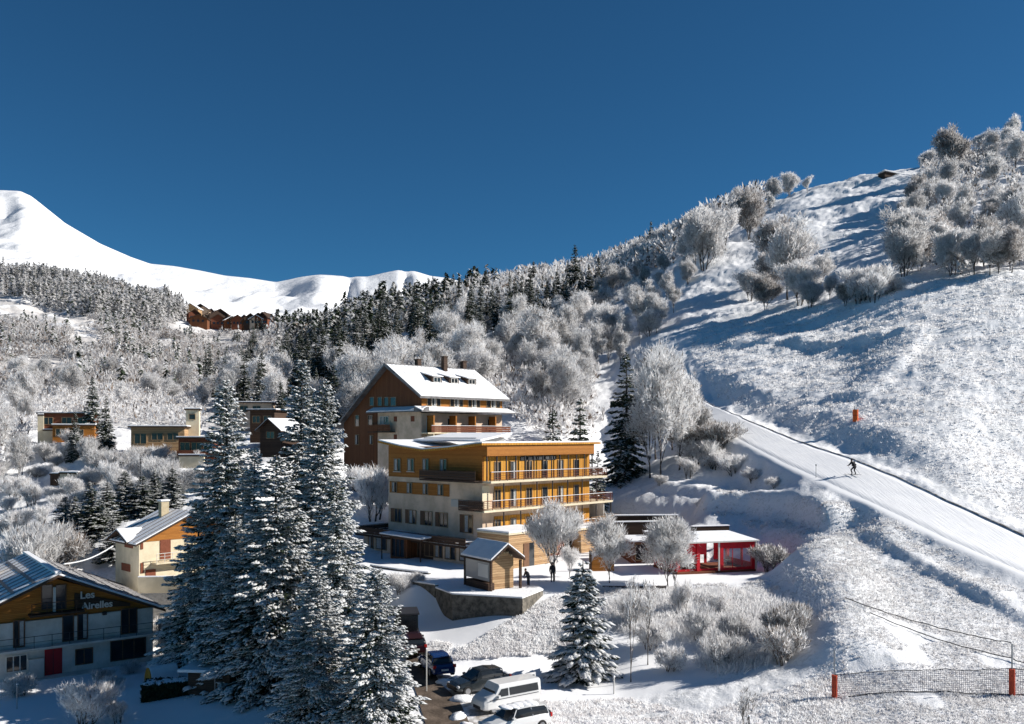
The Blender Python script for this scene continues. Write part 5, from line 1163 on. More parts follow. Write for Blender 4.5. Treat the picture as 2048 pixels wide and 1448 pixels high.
# ===== far village on the left ridge
rv = random.Random(5)
vill = [(380+7.2*k+rv.uniform(-3, 3), 632+8*(k % 3)+rv.uniform(-3, 4), 900, rv.uniform(9, 15), rv.uniform(5, 8)) for k in range(22)]; vill[9] = (440, 630, 900, 18, 10)
for i, (px, py, Y, wd, hh) in enumerate(vill):
    g_ = None; q_ = py+2
    while g_ is None or g_[1] > 1050: q_ += 3; g_ = G(px, q_, 300)
    x, Y, z = g_; zb = z-3; k_ = Y/900; wd *= k_*1.15; hh *= k_*1.7; z += 2.5; big = i == 9
    o = empty('village_house', (x, Y, z), rv.uniform(-.4, .6), 'largest dark steep roofed building in the village on the far left ridge' if big else 'small brown and ochre house in the village on the far left ridge', 'house', None if big else 'village on the far left ridge')
    MB().box(-wd/2, wd/2, 0, 9, -8, hh*.62).prism([(-wd/2, hh*.62), (wd/2, hh*.62), (0, hh)], 'y', .0, 9).build('wall', ['larch', 'redwood', 'brown', 'darkwood', 'cream', 'brown', 'redwood'][i % 7] if not big else 'darkwood', o)
    for sg_ in (1, -1): MB().prism([(0, hh+.35), (sg_*(wd/2+1), hh*.62-.2), (sg_*(wd/2+1), hh*.62-.7), (0, hh-.1)], 'y', -1.2, 10).build('roof', 'roofsnow' if i % 3 == 0 and not big else 'darkwood', o)
    for k in range(3):
        wn = MB(); wn.box(-wd*.35+k*wd*.27, -wd*.35+k*wd*.27+1.4, -.12, 0, hh*.2, hh*.2+1.5); wn.build('window', 'glass', o)
hh_ = G(1782, 354, 200)
if hh_:
    o = empty('summit_hut', (hh_[0], hh_[1], hh_[2]), .3, 'tiny dark hut with snowy roof on the open hilltop skyline', 'hut'); MB().box(-3, 3, 0, 4, -1, 1.8).build('wall', 'darkwood', o)
    MB().slab([(-3.5, -.5, 2.6), (-3.5, 4.5, 2.2), (6.5, 4.5, 1.4), (6.5, -.5, 1.6)][::-1], .4).build('roof', 'roofsnow', o)
hp = G(1841, 346, 200)
if hp:
    o = empty('lift_pylon', (hp[0], hp[1], hp[2]), .3, 'pale lift pylon standing on the hilltop skyline', 'pylon'); MB().tube([(0,0,-1),(0,0,6.0)], .35, 6, .22).build('mast', 'steel', o); MB().box(-1.4, 1.4, -.2, .2, 5.6, 5.9).build('cross_arm', 'steel', o)

# ===== stone terrace, wooden kiosk, low walls
def wallpoly(name, pts, h, thick, m, label, cat, snow=.14, base=1.2):
    """free standing wall following ground points, levelled top"""
    o = empty(name, pts[0], 0, label, cat); b_ = MB(); s_ = MB(); p0 = Vector(pts[0])
    for i in range(len(pts)-1):
        a, c = Vector(pts[i])-p0, Vector(pts[i+1])-p0; d = (c-a); d.z = 0; d.normalize(); n = Vector((-d.y, d.x, 0))*thick/2; a2 = a-d*thick*.3*(i > 0); c2 = c+d*thick*.28
        for (B, z0, z1, w_) in ((b_, -base, h, 1.0), (s_, h+.001, h+snow, 1.12)):
            nn = n*w_; e = .003*i
            B.add([a2+nn+Vector((0,0,z0)), c2+nn+Vector((0,0,z0)), c2-nn+Vector((0,0,z0)), a2-nn+Vector((0,0,z0)), a2+nn+Vector((0,0,z1+e)), c2+nn+Vector((0,0,z1+e)), c2-nn+Vector((0,0,z1+e)), a2-nn+Vector((0,0,z1+e))], [(0,1,2,3),(7,6,5,4),(0,4,5,1),(1,5,6,2),(2,6,7,3),(3,7,4,0)])
    b_.build('wall', m, o); s_.build('wall_snow', 'roofsnow', o); return o
TZ = -13.35
tp = [P(872,0,78.6)[:2], P(905,0,75.5)[:2], P(1045,0,73.6)[:2], P(1086,0,77.5)[:2], P(1060,0,82)[:2], P(890,0,82)[:2]]
to = empty('stone_terrace', (tp[2][0], tp[2][1], TZ), 0, 'raised stone walled terrace carrying the wooden kiosk', 'terrace')
rel_ = [(p[0]-tp[2][0], p[1]-tp[2][1]) for p in tp]
MB().prism(rel_, 'z', -3.2, -.02).build('wall', 'stone', to)
MB().prism([(x*1.01, y*1.0) for x, y in rel_], 'z', -.018, .10).build('snow_cover', 'snow', to)
wallpoly('low_stone_wall', [(*P(705,0,86)[:2], -13.9), (*P(760,0,84)[:2], -13.9), (*P(820,0,81)[:2], -13.9), (*P(872,0,78.9)[:2], -13.9)], .75, .4, 'stone', 'low snow capped stone wall edging the shaded drive', 'wall')
wallpoly('entrance_kerb_wall', [(*P(742,0,91)[:2], -13.4), (*P(800,0,88)[:2], -13.4), (*P(858,0,86)[:2], -13.4)], .22, .3, 'stone', 'thin snowy kerb wall in the hotel entrance yard', 'kerb', base=.6)
kx, ky = P(985,0,77.0)[:2]; ki = empty('wooden_kiosk', (kx, ky, TZ+.1), radians(35), 'small wooden kiosk with snowy gable roof and notice panel on the stone terrace', 'kiosk'); ki.scale = (1.15, 1.42, 1.12)
# local x: long side facing the camera's right, local y: towards the far left
MB().box(0, 1.9, 0, 2.2, -.1, 2.35).prism([(-.0, 2.35), (1.9, 2.35), (.95, 3.1)], 'y', 0, 2.2).build('wall', 'larch', ki)
for sg_ in (1, -1):
    e = .95+sg_*1.55
    r_ = MB().prism([(.95, 3.45), (e, 2.3), (e, 2.16), (.95, 3.3)], 'y', -.6, 2.9).build('roof', 'darkwood', ki)
    MB().prism([(.95, 3.62), (e, 2.46), (e, 2.31), (.95, 3.46)], 'y', -.55, 2.85).build('roof_snow', 'roofsnow', r_)
for k in range(5): MB().lump((.35+k*.3, -.12, 2.5+(.3 if k in (1,2,3) else .05)), .09, .12, .1, k).build('stacked_log', 'chimney', ki)
pn = MB().box(-.46, -.38, -.3, 2.5, .7, 2.2).build('notice_panel', 'steel', ki)
MB().box(-.49, -.461, -.1, 1.0, .95, 1.95).build('notice_sheet', 'wframe', pn)
for y in (-.35, 2.55): MB().box(-.5, -.36, y-.07, y+.07, -.1, 2.3).build('post', 'darkwood', ki)
MB().box(2.1, 2.25, -.5, -.35, -.1, 2.2).build('post', 'darkwood', ki)
MB().box(-.55, 0, -.2, 2.3, -.1, .55).build('bench_base', 'darkwood', ki)

# ===== red pavilion
rf_ = Frame(1438, 86.8, HOTEL_Z+.1, radians(16)); rp = rf_.root('red_pavilion', 'red canvas sided pavilion with clear windows and white snowy roof on the terrace', 'pavilion')
rw1 = rf_.fx(1512, 1100)[0]; yb = 5.4; RH = 2.85
MB().box(-4.4, rw1, 0, yb, -.3, .12).build('base', 'redwood', rp)
def leg(x, y, m='red', w_=.16, h=RH): MB().box(x-w_, x+w_, y-w_, y+w_, .12, h).build('post', m, rp)
for x, y in ((.3, .12), (rw1-.3, .12), (rw1-.2, yb-.2), (.3, yb-.2), (-2.1, .3), (-4.2, .35), (-4.2, yb-.2)): leg(x, y)
for x in (-.02, rw1-.02): MB().box(x-.06, x+.08, -.08, .05, .1, RH).build('corner_trim', 'wframe', rp)
MB().box(.46, rw1-.46, .06, .1, .12, .38).build('panel', 'red', rp); MB().box(.46, rw1-.46, .06, .1, 2.2, RH).build('valance', 'red', rp)
MB().box(-4.1, .12, .3, .34, .12, .32).build('panel', 'red', rp)
bk = MB().box(-4.1, rw1-.4, yb-.25, yb-.2, 2.2, 2.6)
for k in range(5): bk.box(-4.1+k*1.75, -3.8+k*1.75, yb-.252, yb-.198, .12, 2.2)
bk.build('back_panel', 'red', rp)
MB().box(rw1-.15, rw1-.1, .3, yb-.4, .12, .7).box(rw1-.15, rw1-.1, .3, yb-.4, 2.1, 2.5).box(rw1-.151, rw1-.099, 2.3, 2.7, .7, 2.1).build('side_panel', 'red', rp)
MB().prism([(-.0, .0)]+[(0, 0)], 'x', 0, 1) if 0 else None
top = [( -4.7, -.25, RH), (rw1+.25, -.25, RH), (rw1+.25, yb+.25, RH), (-4.7, yb+.25, RH)]
rr_ = MB().add(top+[(-4.7, -.25, RH+.12), (rw1+.25, -.25, RH+.12), (rw1+.25, yb+.25, RH+.12), (-4.7, yb+.25, RH+.12), (-3.2, yb/2, RH+.75), (.2, yb/2, RH+.75), (rw1-1.5, yb/2, RH+.7)],
    [(3,2,1,0), (0,1,5,4), (1,2,6,5), (2,3,7,6), (3,0,4,7), (4,5,10,9,8), (5,6,10), (6,7,8,9,10), (7,4,8)]).build('roof', 'wframe', rp)
MB().add([(-4.6, -.2, RH+.14), (rw1+.2, -.2, RH+.14), (rw1+.2, yb+.2, RH+.14), (-4.6, yb+.2, RH+.14), (-3.2, yb/2, RH+.86), (rw1-1.5, yb/2, RH+.82)], [(0,1,5,4), (1,2,5), (2,3,4,5), (3,0,4)]).build('roof_snow', 'roofsnow', rr_)
gm_ = bpy.data.materials.new('clear_sheet'); gm_.use_nodes = True; pg = gm_.node_tree.nodes['Principled BSDF']; pg.inputs['Base Color'].default_value = (.55,.6,.6,1); pg.inputs['Roughness'].default_value = .15; pg.inputs['Alpha'].default_value = .10; M['clear'] = gm_
MB().box(.46, rw1-.46, .07, .085, .38, 2.2).build('clear_window', 'clear', rp)
for k in (1, 2): MB().box(.46+(rw1-.9)*k/3-.03, .46+(rw1-.9)*k/3+.03, .055, .1, .38, 2.2).build('mullion', 'red', rp)
MB().box(-4.05, -2.3, .3, .36, 1.3, RH).box(-1.95, -1.2, .3, .36, 1.7, RH).box(-.4, .1, .3, .36, 1.2, RH).build('rolled_curtain', 'red', rp)
MB().box(-4.15, -4.1, .5, yb-.4, .12, 2.4).build('side_panel', 'red', rp)
tb_ = MB().box(1.0, 2.4, 2.0, 2.8, .75, .8).box(1.1, 1.18, 2.1, 2.18, .1, .75).box(2.2, 2.28, 2.6, 2.68, .1, .75).build('table', 'dark', rp)
# dark low wing and awnings between hotel and pavilion
o = empty('terrace_bar', (P(1262,0,93)[0], 93, HOTEL_Z), radians(8), 'low snow roofed bar wing between the hotel and the red pavilion', 'bar')
MB().box(0, 6.2, 0, 4, -.4, 2.3).build('wall', 'redwood', o); MB().box(-.3, 6.5, -.7, 4.3, 2.3, 2.5).build('roof_snow', 'roofsnow', o, bevel=.08)
for k in range(4): window(o, 'x', 0, .5+k*1.45, 1.5+k*1.45, .4, 2.0, mull=1)
for k, (px, py, L_) in enumerate([(1230,1030,7.2),(1225,1043,7.4),(1290,1062,6.0),(1385,1052,4.2)]):
    Y = 101-k*2.2; x = (px-1024)*Y/F; z = -(py-HZ)*Y/F
    lb = ['upper','second','third','short last'][k]
    o = empty('snowy_beam_wall', (x, Y, z), radians(4+3*k), lb+' snow capped timber retaining beam on the bank above the red pavilion', 'beam wall')
    MB().box(0, L_, 0, .4, -1.6, -.1).build('beam', 'darkwood', o); MB().box(-.05, L_+.05, -.05, .55, -.1, .02).build('beam_snow', 'roofsnow', o)

# ===== yard items bottom left
o = empty('play_tunnel', G(297, 1372), 0, 'white tunnel tent with orange arched end in the shaded yard', 'tunnel')
arcp = [(.78*cos(t), 1.45*sin(t)) for t in np.linspace(0, pi, 13)]
MB().prism(arcp, 'y', 0, 2.1).build('cover', 'roofsnow', o).rotation_euler = (0, 0, radians(-48))
e_ = MB().prism([(a*.96, b*.96) for a, b in arcp], 'y', -.06, -.001).build('end_panel', 'gold', o); e_.rotation_euler = (0, 0, radians(-48))
hx, hy, hz = G(284, 1408); o = empty('clipped_hedge', (hx, hy, hz), radians(12), 'dark clipped hedge box with thick snow on top in the yard', 'hedge')
rs = np.random.RandomState(4); n = 5200; c = rs.uniform([0, 0, 0], [4.3, 1.7, 1.25], (n, 3)); fc = rs.randint(0, 4, n); c[fc == 0, 1] = rs.rand((fc == 0).sum())*.12; c[fc == 1, 0] = rs.rand((fc == 1).sum())*.12; c[fc == 2, 2] = 1.15+rs.rand((fc == 2).sum())*.15
Vh, Fh = quads(c, rs.randn(n, 3)*.09, rs.randn(n, 3)*.06, n); link('foliage', npmesh('foliage', Vh, Fh, M['needles']), o); MB().box(.1, 4.2, .12, 1.6, -.2, 1.15).build('core', 'needles', o)
s_ = MB()
for k in range(26): s_.lump((rs.uniform(.3, 4.0), rs.uniform(.3, 1.4), 1.27), rs.uniform(.3, .6), rs.uniform(.25, .4), rs.uniform(.08, .16), k)
s_.build('snow_cap', 'roofsnow', o, smooth=True)
o = empty('wooden_garage', (G(376, 1392)[0], G(376, 1392)[1], G(376, 1392)[2]-.2), radians(-14), 'low wooden garage with shaded snowy roof at the foot of the spruces', 'garage')
MB().box(0, 3.4, 0, 4.5, -.3, 2.1).build('wall', 'darkwood', o); MB().box(-.05, .0-.001, .2, 4.4, -.3, 2.0).build('side_wall', 'white', o); MB().slab([(-.7, -.3, 2.15), (-.7, 5, 2.5), (3.9, 5, 2.7), (3.9, -.3, 2.35)][::-1], .22).build('roof_snow', 'roofsnow', o)
for k, (px, Y, h, lb) in enumerate([(34,1420,1.8,'slim white marker pole at the left edge of the yard'),(145,1412,.9,'short marker stake in the middle of the yard'),(430,1400,2.1,'thin post beside the wooden garage')]):
    o = empty('marker_pole', G(px, Y), 0, lb, 'pole'); MB().tube([(0,0,-.3), (0,0,h)], .035, 6).build('pole', 'steel', o); MB().lump((0,0,h), .06, .06, .05, k).build('pole_snow', 'roofsnow', o)
a = Vector(P(128, 1128, 80)); b = Vector(P(226, 1092, 87)); cb = MB(); pts = [tuple(a.lerp(b, t)+Vector((0,0,-1.0*sin(pi*t)*.35))) for t in np.linspace(0, 1, 14)]
tag(cb.tube(pts, .06, 6).build('snowy_cable', 'treesnow'), 'snow coated overhead cable from the gabled house to the cream chalet', 'cable')

# ===== safety fences and ropes on the slope
def pad_post(px, pyb, top, padtop, label, Y):
    x, y, z = (px-1024)*Y/F, Y, H((px-1024)*Y/F, Y); zt_ = -(top-HZ)*Y/F-z; zp = -(padtop-HZ)*Y/F-z
    o = empty('padded_post', (x, y, z), 0, label, 'fence post', 'padded posts of the piste net'); MB().tube([(0,0,-.4), (0,0,zt_)], .045, 8).build('pole', 'steel', o)
    MB().tube([(0,0,.0), (0,0,.25), (0,0,zp*.5), (0,0,zp)], .17, 10).build('pad', 'redpad', o); return Vector((x, y, z)), zt_, zp
def ypix(px, py): 
    g = G(px, py); return g[1]
p1, t1, q1 = pad_post(1669, 1398, 1300, 1350, 'red padded fence post at the left end of the piste net', ypix(1669, 1398))
p2, t2, q2 = pad_post(2024, 1392, 1288, 1338, 'red padded fence post near the right edge of the picture', ypix(2024, 1392))
def net_mat():
    m = bpy.data.materials.new('net'); m.use_nodes = True; n = m.node_tree.nodes; l = m.node_tree.links; p = n['Principled BSDF']; p.inputs['Base Color'].default_value = (.34,.30,.31,1)
    p.inputs['Alpha'].default_value = 1; tc = n.new('ShaderNodeTexCoord'); outs = []
    sx = n.new('ShaderNodeSeparateXYZ'); l.new(tc.outputs['Object'], sx.inputs[0])
    for ax_ in ('X', 'Z'):
        a1 = n.new('ShaderNodeMath'); a1.operation = 'MULTIPLY'; a1.inputs[1].default_value = 9; l.new(sx.outputs[ax_], a1.inputs[0])
        a2 = n.new('ShaderNodeMath'); a2.operation = 'FRACT'; l.new(a1.outputs[0], a2.inputs[0]); a3 = n.new('ShaderNodeMath'); a3.operation = 'LESS_THAN'; a3.inputs[1].default_value = .18; l.new(a2.outputs[0], a3.inputs[0]); outs.append(a3.outputs[0])
    mx = n.new('ShaderNodeMath'); mx.operation = 'MAXIMUM'; l.new(outs[0], mx.inputs[0]); l.new(outs[1], mx.inputs[1]); l.new(mx.outputs[0], p.inputs['Alpha']); return m
M['net'] = net_mat()
def net(a, qa, b, qb, label):
    n = 40; vs = []; fs = []
    for i in range(n+1):
        t = i/n; x = a.x+(b.x-a.x)*t; y = a.y+(b.y-a.y)*t; g = H(x, y); sag = sin(pi*t)*.42; h = qa+(qb-qa)*t
        z0 = max(a.z+(b.z-a.z)*t+.05-sag, g+.05)
        z1 = z0+h*(1-.12*sin(pi*t)); vs += [(x, y, z0+(z1-z0)*k/4) for k in range(5)]
        if i: c0 = (i-1)*5; fs += [(c0+k, c0+5+k, c0+6+k, c0+1+k) for k in range(4)]
    o = empty('safety_net', (0,0,0), 0, label, 'net'); MB().add(vs, fs).build('mesh', 'net', o)
    MB().tube([vs[i] for i in range(4, len(vs), 5)], .02, 5).build('top_cord', 'dark', o)
    MB().tube([vs[i] for i in range(0, len(vs), 5)], .035, 5).build('bottom_cord', 'dark', o)
net(p1, q1, p2, q2, 'sagging grey safety net between the two red padded posts')
p3 = Vector(on(2250, p2.y-1.5)); net(p2, q2, p3, q2, 'safety net running out of the picture at the right edge')
for k, (s0, s1, lb) in enumerate([((1690,1202),(2022,1292),'upper thin dark rope rising across the slope from the right post'),((1740,1232),(2048,1330),'lower thin dark rope across the slope behind the net')]):
    pts = []
    for t in np.linspace(0, 1, 24):
        g = G(s0[0]+(s1[0]-s0[0])*t, s0[1]+(s1[1]-s0[1])*t+8*sin(pi*t)); pts.append((g[0], g[1], g[2]+.15))
    tag(MB().tube(pts, .035, 5).build('rope', 'dark'), lb, 'rope')

# orange pad, snow gun pipe marker, dark shrub stump and log near the trees
g = G(1711, 842, 90); o = empty('orange_pad', g, 0, 'tall orange safety pad round a post on the hill above the piste', 'safety pad')
MB().tube([(0,0,-.1), (0,0,.3), (0,0,1.35), (0,0,1.5)], .36, 14).build('pad', 'orangepad', o); MB().tube([(-.15,0,1.4), (-.15,0,1.95)], .05, 6).build('pole', 'dark', o)
MB().tube([(0,0,.68), (0,0,.78)], .375, 14).build('strap', 'redpad', o)
g = on(1632, 100.6); o = empty('piste_marker', g, 0, 'very thin piste marker stake on the lower edge of the piste', 'stake'); MB().tube([(0,0,-.2), (0,0,1.5)], .03, 5).build('stake', 'steel', o); MB().box(-.06, .06, -.01, .01, 1.3, 1.5).build('flag', 'steel', o)
lg = MB(); lg.tube([(-5.6, .3, .16), (-3, .1, .15), (0, 0, .18)], .10, 7, .12); gx = on(1332, 79.3); lo = lg.build('fallen_log', 'bark', None, gx); tag(lo, 'long thin fallen trunk lying on the snow between the terrace trees', 'log')
lo2 = MB().tube([(-3.4, .2, .12), (0, 0, .14)], .07, 6).build('fallen_log', 'bark', None, on(1345, 77.4)); tag(lo2, 'shorter branch lying on the snow in front of the long fallen trunk', 'log')
st = MB(); rs2 = random.Random(3)
for k in range(7): st.tube([(0,0,-.1), (rs2.uniform(-.12,.12), .0, .8), (rs2.uniform(-.25,.25), rs2.uniform(-.1,.1), rs2.uniform(1.2,1.9))], .05, 4, .015)
tag(st.build('dead_bush', 'bark', None, on(1350, 79)), 'small dark upright dead bush right of the broad terrace tree', 'bush')
# ------------------------------------------------------------------ vehicles
def paint(name, c, r=.3):
    m = mat(name, c, r, spec=.5, coat=.5); M[name] = m
paint('white_paint', (.68,.68,.67)); paint('blue_paint', (.010,.03,.11), .25); paint('dark_paint', (.02,.024,.026), .2); paint('darkred_paint', (.022,.004,.005), .3); paint('black_paint', (.012,.012,.014), .25)
M['lamp'] = mat('headlight', (.55,.56,.58), .1, spec=.8); M['taillamp'] = mat('tail_light', (.45,.02,.015), .25)
def loft(stations, k=8):
    """stations: (x, half width, z0, z1, top half width); rounded cross-sections"""
    vs = []; fs = []
    for (x, w_, z0, z1, wt) in stations:
        m_ = z0+(z1-z0)*.55; r = [(-w_*.9, z0), (-w_, z0+(z1-z0)*.12), (-w_, m_), (-wt, z1-(z1-z0)*.06), (-wt*.86, z1), (wt*.86, z1), (wt, z1-(z1-z0)*.06), (w_, m_), (w_, z0+(z1-z0)*.12), (w_*.9, z0)]
        vs += [(x, a, b) for a, b in r]
    n = 10
    for i in range(len(stations)-1):
        for j in range(n): a = i*n+j; b = i*n+(j+1) % n; fs.append((a, b, b+n, a+n))
    fs.append(tuple(range(n))); fs.append(tuple(range((len(stations)-1)*n, len(stations)*n))[::-1])
    return MB().add(vs, fs)
def wheel(root, x, y, r, side):
    t = MB(); t.tube([(x, y-.1, r), (x, y+.1, r)], r, 18); wo_ = t.build('wheel', 'tyre', root); MB().tube([(x, y+side*.101, r), (x, y+side*.115, r)], r*.62, 14).build('rim', 'rim', wo_)
def car(px, Y, head, kind, colour, label, group='cars parked beside the muddy road', snow=False):
    """front towards local +x"""
    x, y, z = (px-1024)*Y/F, Y, H((px-1024)*Y/F, Y); o = empty('van' if kind == 'van' else 'car', (x, y, z+.02), head, label, 'van' if kind == 'van' else 'car', group)
    if kind == 'van':
        L_, W_ = 4.95, .95
        body = loft([(-2.45, .86, .42, 1.9, .80), (-2.38, .94, .30, 1.95, .84), (1.1, .95, .26, 1.97, .83), (1.45, .95, .26, 1.42, .88), (2.1, .93, .28, 1.12, .84), (2.38, .86, .34, .92, .78), (2.47, .76, .42, .72, .7)])
        body.build('body', colour, o, smooth=False, bevel=.03)
        MB().prism([(1.02, 1.93), (1.53, 1.36), (1.50, 1.30), (.95, 1.9)], 'y', -.76, .76).build('windscreen', 'glass', o)
        for s in (1, -1):
            y0_, y1_ = (.93*s, .965*s)
            MB().add([(-2.2, .975*s, 1.16), (.30, .975*s, 1.16), (.30, .90*s, 1.68), (-2.15, .90*s, 1.68), (-2.2, .93*s, 1.16), (.30, .93*s, 1.16), (.30, .84*s, 1.68), (-2.15, .84*s, 1.68)], [(0,1,2,3), (4,7,6,5), (0,4,5,1), (1,5,6,2), (2,6,7,3), (3,7,4,0)]).build('side_window', 'glass', o)
            MB().add([(.42, .975*s, 1.16), (1.35, .975*s, 1.16), (.98, .90*s, 1.66), (.42, .90*s, 1.68), (.42, .93*s, 1.16), (1.35, .93*s, 1.16), (.98, .84*s, 1.66), (.42, .84*s, 1.68)], [(0,1,2,3), (4,7,6,5), (0,4,5,1), (1,5,6,2), (2,6,7,3), (3,7,4,0)]).build('side_window', 'glass', o)
            MB().box(1.2, 1.36, .96*s, 1.16*s, 1.1, 1.3).build('wing_mirror', colour, o)
            MB().box(-2.2, 2.0, .955*s, .972*s, .98, 1.02).build('trim_strip', 'dark', o)
        wx = (1.6, -1.55); wr = .34
        # rear door standing open, seen beyond the right rear corner
        dr_ = MB().box(-3.25, -2.47, -.93, -.88, .45, 1.88).build('rear_door', colour, o); MB().box(-3.15, -2.6, -.945, -.87, 1.15, 1.72).build('pane', 'glass', dr_)
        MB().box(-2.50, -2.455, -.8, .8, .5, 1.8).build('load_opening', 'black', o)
        top_z = 1.97
    else:
        L_ = 4.3
        loft([(-2.12, .70, .42, .78, .66), (-2.0, .82, .30, .94, .76), (-1.2, .87, .22, 1.0, .80), (.3, .88, .20, .98, .80), (1.0, .87, .22, .93, .78), (1.8, .82, .28, .78, .70), (2.1, .68, .36, .62, .6)]).build('body', colour, o, bevel=.04)
        est = kind == 'estate'
        r0 = -1.95 if est else -1.6
        cab = loft([(r0-.1, .72, .90, 1.02, .70), (r0+.25, .76, .90, 1.36, .60), (-.6, .79, .90, 1.46, .62), (.2, .79, .90, 1.42, .60), (.55, .77, .90, 1.20, .63), (1.0, .74, .88, .96, .70)]); cab.build('windows', 'glass', o, bevel=.02)
        loft([(r0+.12, .60, 1.36, 1.40, .52), (-.6, .64, 1.44, 1.50, .55), (.22, .61, 1.41, 1.455, .52)]).build('roof', colour, o, bevel=.02)
        pil = MB()
        for s in (1, -1):
            for xa, xb in ((-.75, -.70), (r0+.1, r0+.2), (.62, .30)): pil.tube([(xa, .795*s, .95), (xb, .635*s, 1.42)], .035, 4)
        pil.build('pillar', colour, o)
        for s in (1, -1): MB().box(.55, .72, .84*s, 1.02*s, .95, 1.08).build('wing_mirror', colour, o)
        wx = (1.35, -1.32); wr = .32; top_z = 1.47
    if kind == 'van': o.scale = (.88,)*3
    for xx in wx:
        for s in (1, -1): wheel(o, xx, .80*s, wr, s)
    fx_ = 2.36 if kind == 'van' else 1.98; zf = .70 if kind == 'van' else .62
    for s in (1, -1):
        MB().lump((fx_, .66*s, zf), .12, .18, .10, 1).build('headlight', 'lamp', o, smooth=True); MB().box(-2.49 if kind == 'van' else -2.1, -2.36 if kind == 'van' else -1.98, .62*s, .84*s, .72, .95 if kind != 'van' else 1.3).build('tail_light', 'taillamp', o)
    MB().box(fx_+.06, fx_+.14, -.45, .45, .34, .56).build('grille', 'dark', o)
    MB().box(-2.16 if kind != 'van' else -2.5, -2.10 if kind != 'van' else -2.47, -.26, .26, .55, .67).build('number_plate', 'wframe', o)
    if snow:
        sn = MB(); 
        for k in range(5): sn.lump((-1.1+k*.42, 0, top_z+.0), .42, .55, .07, k)
        sn.build('roof_snow', 'roofsnow', o, smooth=True)
    return o
hd = radians(214)
car(1012, 57.0, hd, 'van', 'white_paint', 'white minibus van with its rear door open, parked beside the muddy road')
car(1030, 52.8, radians(212), 'estate', 'white_paint', 'white car with clear dark windscreen directly below the white van', snow=True)
car(1058, 49.6, radians(208), 'estate', 'white_paint', 'white snowy car cut by the bottom edge, lowest of the row', snow=True)
car(958, 61.0, radians(212), 'hatch', 'dark_paint', 'dark green black car parked just behind the white van')
car(872, 65.2, radians(112), 'hatch', 'blue_paint', 'dark blue hatchback seen from behind at the edge of the muddy road', None)
car(824, 70.0, radians(105), 'estate', 'darkred_paint', 'dark red car in shade, farthest up the muddy road beside the spruces', None)
# big dark loader shape behind: a box trailer with rack
g = on(812, 73.5); o = empty('dark_trailer', g, radians(100), 'black roofed trailer in shade behind the dark red car', 'trailer')
MB().box(-1.2, 1.4, -.9, .9, .5, 2.0).build('box', 'black_paint', o); MB().box(-1.35, 1.5, -1.0, 1.0, 2.0, 2.12).build('lid', 'dark', o)
for s in (1, -1): wheel(o, 0, .92*s, .33, s)
# snow pole in front of the blue car
g = on(853, 60.5); o = empty('snow_pole', g, 0, 'thin pale snow pole standing in front of the dark blue hatchback', 'pole'); MB().tube([(0,0,-.2), (0,0,2.9)], .04, 6).build('pole', 'wframe', o); MB().lump((0,0,2.9), .06, .06, .05).build('pole_snow', 'roofsnow', o)
g = on(1228, 60.0); o = empty('snow_pole', g, 0, 'short white snowy post on the shaded lane below the thicket', 'pole'); MB().tube([(0,0,-.2), (0,0,1.15)], .05, 6).build('pole', 'wframe', o); MB().lump((0,0,1.15), .1, .1, .08).build('pole_snow', 'roofsnow', o)
g = on(1498, 48.5); o = empty('snow_pole', g, 0, 'dark thin pole at the bottom edge left of the net', 'pole'); MB().tube([(0,0,-.2), (0,0,1.6)], .04, 6).build('pole', 'dark', o); MB().lump((0,0,1.6), .06, .06, .05).build('pole_snow', 'roofsnow', o)
# snow banks ploughed between the cars
for i, (px, Y, a, b, c, lb) in enumerate([(925,58.6,.9,.6,.35,'ploughed snow heap in front of the dark car'),(918,55.2,.8,.5,.30,'ploughed snow heap between van and road'),(935,53,.9,.5,.3,'ploughed snow heap in front of the lower white cars'),(893,62.6,.8,.5,.3,'ploughed snow heap behind the blue car')]):
    x, y, z = on(px, Y); bmq = MB().lump((0,0,0), a, b, c, i, 14, 8).build('snow_heap', 'snow', None, (x, y, z+.02), i, smooth=True); tag(bmq, lb, 'snow heap')

